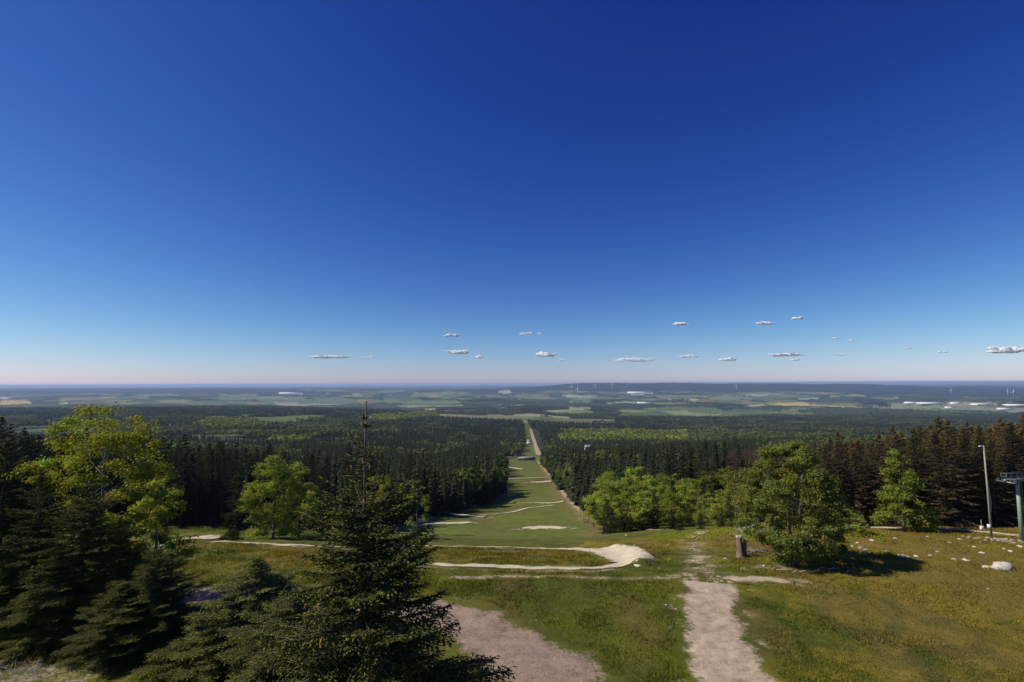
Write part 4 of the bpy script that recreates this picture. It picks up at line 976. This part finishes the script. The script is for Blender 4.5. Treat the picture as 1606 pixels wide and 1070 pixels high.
# ------------------------------------------------------------------ walkers on the slope
def cloth(name, shirt, legs):
    m, nt, b = newmat(name); tc = N(nt, 'ShaderNodeTexCoord').outputs['Object']; sx = N(nt, 'ShaderNodeSeparateXYZ'); nt.links.new(tc, sx.inputs[0])
    z = sx.outputs['Z']; c1 = mixc(nt, 'MIX', mth(nt, 'GREATER_THAN', z, .93), (*legs, 1), (*shirt, 1)); c2 = mixc(nt, 'MIX', mth(nt, 'GREATER_THAN', z, 1.46), c1, (.45, .30, .22, 1)); c3 = mixc(nt, 'MIX', mth(nt, 'GREATER_THAN', z, 1.66), c2, (.07, .05, .035, 1))
    nt.links.new(c3, b.inputs['Base Color']); b.inputs['Roughness'].default_value = .85; return m
def person_mesh(name, mat, phase):
    J = {'pel': (0,0,.95), 'che': (0,.02,1.28), 'nec': (0,.03,1.47), 'hed': (0,.05,1.60), 'top': (0,.05,1.72),
         'lh': (-.10,0,.92), 'lk': (-.10,.12*phase,.50), 'la': (-.10,.02+.16*phase,.08), 'lt': (-.10,.20+.16*phase,.04),
         'rh': (.10,0,.92), 'rk': (.10,-.02*phase,.50), 'ra': (.10,-.28*phase,.10), 'rt': (.10,-.12*phase,.04),
         'ls': (-.19,.02,1.40), 'le': (-.24,-.06*phase,1.13), 'lw': (-.23,.06-.14*phase,.90), 'lf': (-.22,.10-.14*phase,.80),
         'rs': (.19,.02,1.40), 're': (.24,.04*phase,1.13), 'rw': (.23,.06+.16*phase,.91), 'rf': (.22,.09+.18*phase,.81)}
    E = [('pel','che'),('che','nec'),('nec','hed'),('hed','top'),('pel','lh'),('lh','lk'),('lk','la'),('la','lt'),('pel','rh'),('rh','rk'),('rk','ra'),('ra','rt'),('che','ls'),('ls','le'),('le','lw'),('lw','lf'),('che','rs'),('rs','re'),('re','rw'),('rw','rf')]
    Rd = {'pel': .15, 'che': .16, 'nec': .06, 'hed': .10, 'top': .07, 'lh': .10, 'rh': .10, 'lk': .07, 'rk': .07, 'la': .045, 'ra': .045, 'lt': .04, 'rt': .04, 'ls': .07, 'rs': .07, 'le': .045, 're': .045, 'lw': .032, 'rw': .032, 'lf': .03, 'rf': .03}
    ks = list(J); me = bpy.data.meshes.new(name); me.from_pydata([J[k] for k in ks], [(ks.index(a), ks.index(b)) for a, b in E], []); me.materials.append(mat)
    o = bpy.data.objects.new(name, me); COL.objects.link(o)
    sk = o.modifiers.new('skin', 'SKIN'); sk.use_smooth_shade = True
    lay = me.skin_vertices[0] if len(me.skin_vertices) else None
    if lay is None:
        bpy.context.view_layer.objects.active = o; lay = me.skin_vertices[0]
    for i, k in enumerate(ks): lay.data[i].radius = (Rd[k], Rd[k]*.85)
    lay.data[0].use_root = True
    ss = o.modifiers.new('sub', 'SUBSURF'); ss.levels = 1; ss.render_levels = 1
    return o
for i, (a, b, sh, lg, sc, rz, ph, lab) in enumerate([
    (914.5, 820, (.62,.60,.52), (.25,.25,.28), .98, .3, 1, 'farthest walker in a pale top going down the forest edge of the slope'),
    (921.5, 819, (.45,.48,.35), (.05,.05,.06), .95, -.2, -1, 'walker in greenish top and dark trousers behind the pale ones'),
    (926, 825, (.65,.62,.55), (.4,.38,.33), .82, .5, 1, 'small walker in light clothes beside the one in black'),
    (931, 828, (.03,.03,.035), (.02,.02,.025), 1.05, .1, -1, 'nearest walker dressed all in black on the worn strip')]):
    q = unproj(a, b); o = person_mesh('person', cloth('clothes', sh, lg), ph); o.location = (q[0], q[1], h(*q)+.02); o.scale = (sc,)*3; o.rotation_euler = (0, 0, rz); tag(o, lab, 'person')

# ------------------------------------------------------------------ valley station, houses, halls, turbines
def gable(mb, w, d, hh, rise, over=.3):
    V = np.array([(-w/2-over, -d/2-over, hh), (w/2+over, -d/2-over, hh), (w/2+over, d/2+over, hh), (-w/2-over, d/2+over, hh), (-w/2-over, 0, hh+rise), (w/2+over, 0, hh+rise)])
    mb.add(V, [(0, 4, 3), (1, 2, 5)], [(0, 1, 5, 4), (3, 4, 5, 2), (0, 3, 2, 1)])
def house(name, loc, w, d, hh, rise, wm, rm, rz, label, cat='house', wins=3):
    e = bpy.data.objects.new(name, None); COL.objects.link(e); e.location = loc; e.rotation_euler = (0, 0, rz)
    mb = MB(); mb.box((0, 0, hh/2), (w, d, hh)); link('wall', mb.mesh('wall', [wm]), e)
    mb = MB(); gable(mb, w, d, hh+.02, rise); link('roof', mb.mesh('roof', [rm]), e)
    for k in range(wins):
        mb = MB(); mb.box((w*((k+.5)/wins-.5), -d/2-.02, hh*.55), (w/wins*.5, .08, hh*.4)); link('window', mb.mesh('window', [M_glass]), e)
    return tag(e, label, cat)
q = unproj(826, 722); house('station_shed', (q[0], q[1], h(*q)), 30, 9, 4.0, 1.6, M_roof_dark, M_roof_grey, 0, 'long dark open-sided shed at the bottom of the grassy slope', 'shed', 4)
q = unproj(806, 716.5); house('house', (q[0], q[1]+8, h(*q)), 13, 8, 3.2, 2.2, M_cream, M_roof_grey, 0, 'low pale house left of the dark shed at the slope bottom')
q = unproj(830, 697); house('house', (q[0], q[1], h(*q)), 11, 10, 7, 5, M_white, M_roof_grey, .1, 'white gabled house beside the road in the forest gap')
q = unproj(921, 700); q = q if q[1] > 500 else np.array([110., 800.]); house('house', (q[0], 760, h(q[0]*760/q[1], 760)), 1, 1, 1, 1, M_white, M_roof_grey, 0, 'tiny') if False else None
house('house', (0.148*900, 900, h(0.148*900, 900)+8), 14, 10, 9, 6, M_white, M_roof_grey, .3, 'pale house whose roof shows above the right forest')
halls = [(1461,634,120,'long white hall in the industrial area, widest of the row'),(1430,633.5,60,'narrow white hall left of the widest one'),(1540,636,90,'white hall between the widest hall and the right edge'),(1598,637,120,'white hall at the right edge of the valley'),(1500,634,50,'small pale hall right of the widest one'),(1490,641,40,'small pale hall in front of the industrial row'),(1576,643,60,'low pale hall below the right-hand halls'),(14,627,80,'white hall above the tan field at the left edge'),(458,618.5,110,'white hall on the distant plateau left of the spruce leader'),(1003,617.5,110,'pale hall near the wind turbines'),(1012,634,70,'pale farm hall in the middle distance')]
for a, b, L, lab in halls:
    q = unproj(a, b); s = q[1]/F_PX; w = max(L/7*.5, 8)*s*1.15 if False else L*.30*s*1.1
    e = house('hall', (q[0], q[1], h(*q)), w, w*.35, 2.6*s, .5*s, M_white, M_white, rg.uniform(-.1, .1), lab, 'hall', 0)
# village houses too small to tell apart
g = np.random.default_rng(77); mw = MB()
for px, py, sx, sy, num in ((1400,640,28,2.5,90),(300,630,40,5,110),(370,626,30,4,60),(1000,622,35,2.5,50),(1120,650,20,1.5,30),(700,633,40,3,25),(1230,647,30,3,25),(1485,645,30,1.5,50),(1230,620,60,4,30),(500,640,30,2,20)):
    for _ in range(num):
        a, b = px+g.normal(0, sx), py+g.normal(0, sy)
        if b < 612: continue
        q = unproj(a, b); s = q[1]/F_PX
        if q[1] < 2500: continue
        w = min(g.uniform(.5, 1.5)*s, 26); z = h(*q); mw.box((q[0], q[1], z+w*.3), (w, w*.7, w*.6), g.random()*3, a=(.6, .57, .5) if g.random() < .6 else (.3, .2, .16))
        V = np.array([(-w/2,-w*.4,w*.6),(w/2,-w*.4,w*.6),(w/2,w*.4,w*.6),(-w/2,w*.4,w*.6),(-w/2,0,w*.9),(w/2,0,w*.9)])+[q[0], q[1], z+.1]
        mw.add(V, [(0,4,3),(1,2,5)], [(0,1,5,4),(3,4,5,2)], a=(.26, .13, .10))
m_v, nt, b_ = newmat('village_walls'); nt.links.new(N(nt, 'ShaderNodeAttribute', attribute_name='tint').outputs['Color'], b_.inputs['Base Color'])
tag(link('village', mw.mesh('village', [m_v])), 'scattered villages in the far valley', 'village', kind='stuff')
# turbines
tb_ = MB(); tb_.tube([(0, 0, 0), (0, 0, 1)], [.028, .018], 10)
rot = MB()
for k in range(3):
    a = R(90+120*k); dv = np.array([math.cos(a), 0, math.sin(a)]); rot.tube([np.array([0, -.05, 1]), np.array([0, -.05, 1])+dv*.1, np.array([0, -.05, 1])+dv*.48], [.010, .022, .005], 6)
nac = MB(); nac.box((0, .02, 1.0), (.035, .11, .035)); tme, rme, nme = tb_.mesh('tower', [M_white], True), rot.mesh('rotor', [M_white], True), nac.mesh('nacelle', [M_white])
tf = None
for a, b, hp, lab in ((897,617,11,'tallest looking wind turbine, left of the distant row'),(906,618,9,'wind turbine just right of the leftmost one'),(934,612,9,'wind turbine on the ridge, third from the left'),(960.5,611,9,'wind turbine on the ridge, fourth from the left'),(1155,613,9,'lone faint wind turbine on the ridge right of centre'),(1581,621,9,'wind turbine near the right edge, left one of the pair'),(1590,624,10,'wind turbine near the right edge, right one of the pair'),(1492,620,8,'faint wind turbine above the industrial halls')):
    q = unproj(a, b); s = hp/F_PX*q[1]
    e = bpy.data.objects.new('wind_turbine', None); COL.objects.link(e); e.location = (q[0], q[1], h(*q)); e.scale = (s*1.3, s*1.3, s); e.rotation_euler = (0, 0, rg.uniform(-.4, .4))
    link('tower', tme, e); o = link('rotor', rme, e); link('nacelle', nme, e); tag(e, lab, 'wind turbine', 'wind turbines on the far ridges')

# ------------------------------------------------------------------ small clouds, well above the haze
mc, nt, b = newmat('cloud_vapour'); b.inputs['Base Color'].default_value = (1, 1, 1, 1); b.inputs['Roughness'].default_value = 1; b.inputs['Specular IOR Level'].default_value = 0
b.inputs['Subsurface Weight'].default_value = 1; b.inputs['Subsurface Radius'].default_value = (1, 1, 1); b.inputs['Subsurface Scale'].default_value = 90; b.inputs['Subsurface Anisotropy'].default_value = 0
tr = nt.nodes.new('ShaderNodeBsdfTransparent')
def thinned(m0, name, f):
    m = m0.copy(); m.name = name; nt = m.node_tree; tr = nt.nodes.new('ShaderNodeBsdfTransparent'); ms = nt.nodes.new('ShaderNodeMixShader'); ms.inputs[0].default_value = f
    nt.links.new(nt.nodes['Principled BSDF'].outputs[0], ms.inputs[1]); nt.links.new(tr.outputs[0], ms.inputs[2]); nt.links.new(ms.outputs[0], nt.nodes['Material Output'].inputs[0]); return m
mc_thin = thinned(mc, 'cloud_wisp', .66); mc = thinned(mc, 'cloud_body', .36)
clouds = [(709,527,32,8,'upper small white cloud left of centre'),(718,554,44,11,'broader white cloud directly under the upper one left of centre'),(752,561,20,7,'little puff at the right end of the broad cloud left of centre'),(516,561,72,7,'long flat cloud far left'),(824,524.5,28,8,'thin slanting cloud above centre'),(846,524,11,5,'tiny puff right of the thin slanting cloud'),(856,558,44,12,'thick white cloud right of the slope axis'),(882,566,14,5,'tiny puff at the lower right of the thick cloud'),(1000,566,70,10,'long ragged cloud above the wind turbines'),(1068,509,32,8,'small cloud high above the lone tree copse, with two lobes'),(1082,560,42,8,'flat cloud right of the ragged one'),(1141,565,34,8,'small broken cloud beside the flat one'),(1203,508,36,8,'small cloud left of the highest one'),(1250,500.5,23,8,'highest small cloud, round and white'),(1229,558,60,8,'flat cloud below the highest pair'),(1246,565,18,5,'small puff hanging under the flat cloud'),(1310,531,13,5,'tiny cloud, left of a pair on the right'),(1335,535,20,5,'tiny flat cloud, right of a pair on the right'),(1575,552,70,17,'largest pinkish cloud at the right edge'),(1423,547,12,5,'tiny round cloud between the pair and the pinkish one'),(1478,553,22,6,'small faint cloud left of the pinkish one'),(580,561,26,4,'faint wisp right of the long flat cloud'),(1320,557,28,4,'faint wisp under the tiny pair')]
for i, (a, b, w, t, lab) in enumerate(clouds):
    D = 17000+1800*((i % 3)-1); c0 = world_at(a, b, D); sw, sh = w/F_PX*D/2, t/F_PX*D/2; g = np.random.default_rng(500+i)
    V, T = ico_lump(g, 5, .0, (1, 1, 1), 1.5); nh = max(3, int(w/5))
    hd = np.c_[g.uniform(-1, 1, nh), g.uniform(-.8, .5, nh), g.uniform(.0, .9, nh)]; hd /= np.linalg.norm(hd, axis=1)[:, None]; ha = g.uniform(.3, 1, nh)
    k = (np.exp(-((V[:, None]-hd[None])**2).sum(-1)/.05)*ha).max(1)
    x_, y_, z_ = V.T; k = .62+.45*k+.55*(fbm(x_*6+i*3, z_*4+y_*3, 3+i, 4)-.5)+.35*(fbm(x_*2.2+i*7, z_*2+y_*2, 9+i, 2)-.5)
    V = V*k[:, None]; V[:, 2] = np.where(V[:, 2] < 0, V[:, 2]*.4, V[:, 2]*1.25)
    o = link('cloud', make_mesh('cloud', V*np.array([sw*1.05, sw*.55, sh*.95]), T, None, True, None, [mc_thin if 'faint' in lab or 'thin' in lab or 'ragged' in lab or 'tiny' in lab else mc]), None, tuple(c0)); tag(o, lab, 'cloud', 'small clouds near the horizon')

# ------------------------------------------------------------------ air
mh = bpy.data.materials.new('air'); mh.use_nodes = True; nt = mh.node_tree; nt.nodes.clear(); pv = nt.nodes.new('ShaderNodeVolumePrincipled'); out = nt.nodes.new('ShaderNodeOutputMaterial')
pv.inputs['Color'].default_value = (.52, .68, 1.0, 1); pv.inputs['Density'].default_value = 3.8e-5; pv.inputs['Anisotropy'].default_value = 0.1; nt.links.new(pv.outputs[0], out.inputs['Volume'])
zmin = -380; ztop = 12
mb = MB(); mb.box((0, 0, (ztop+zmin)/2), (190000, 190000, ztop-zmin)); tag(link('haze', mb.mesh('haze', [mh])), 'bluish air between the viewer and the far hills', 'haze', kind='stuff')
print('lowest ground', min(v.co.z for v in ground.data.vertices), 'objects', len(bpy.data.objects))
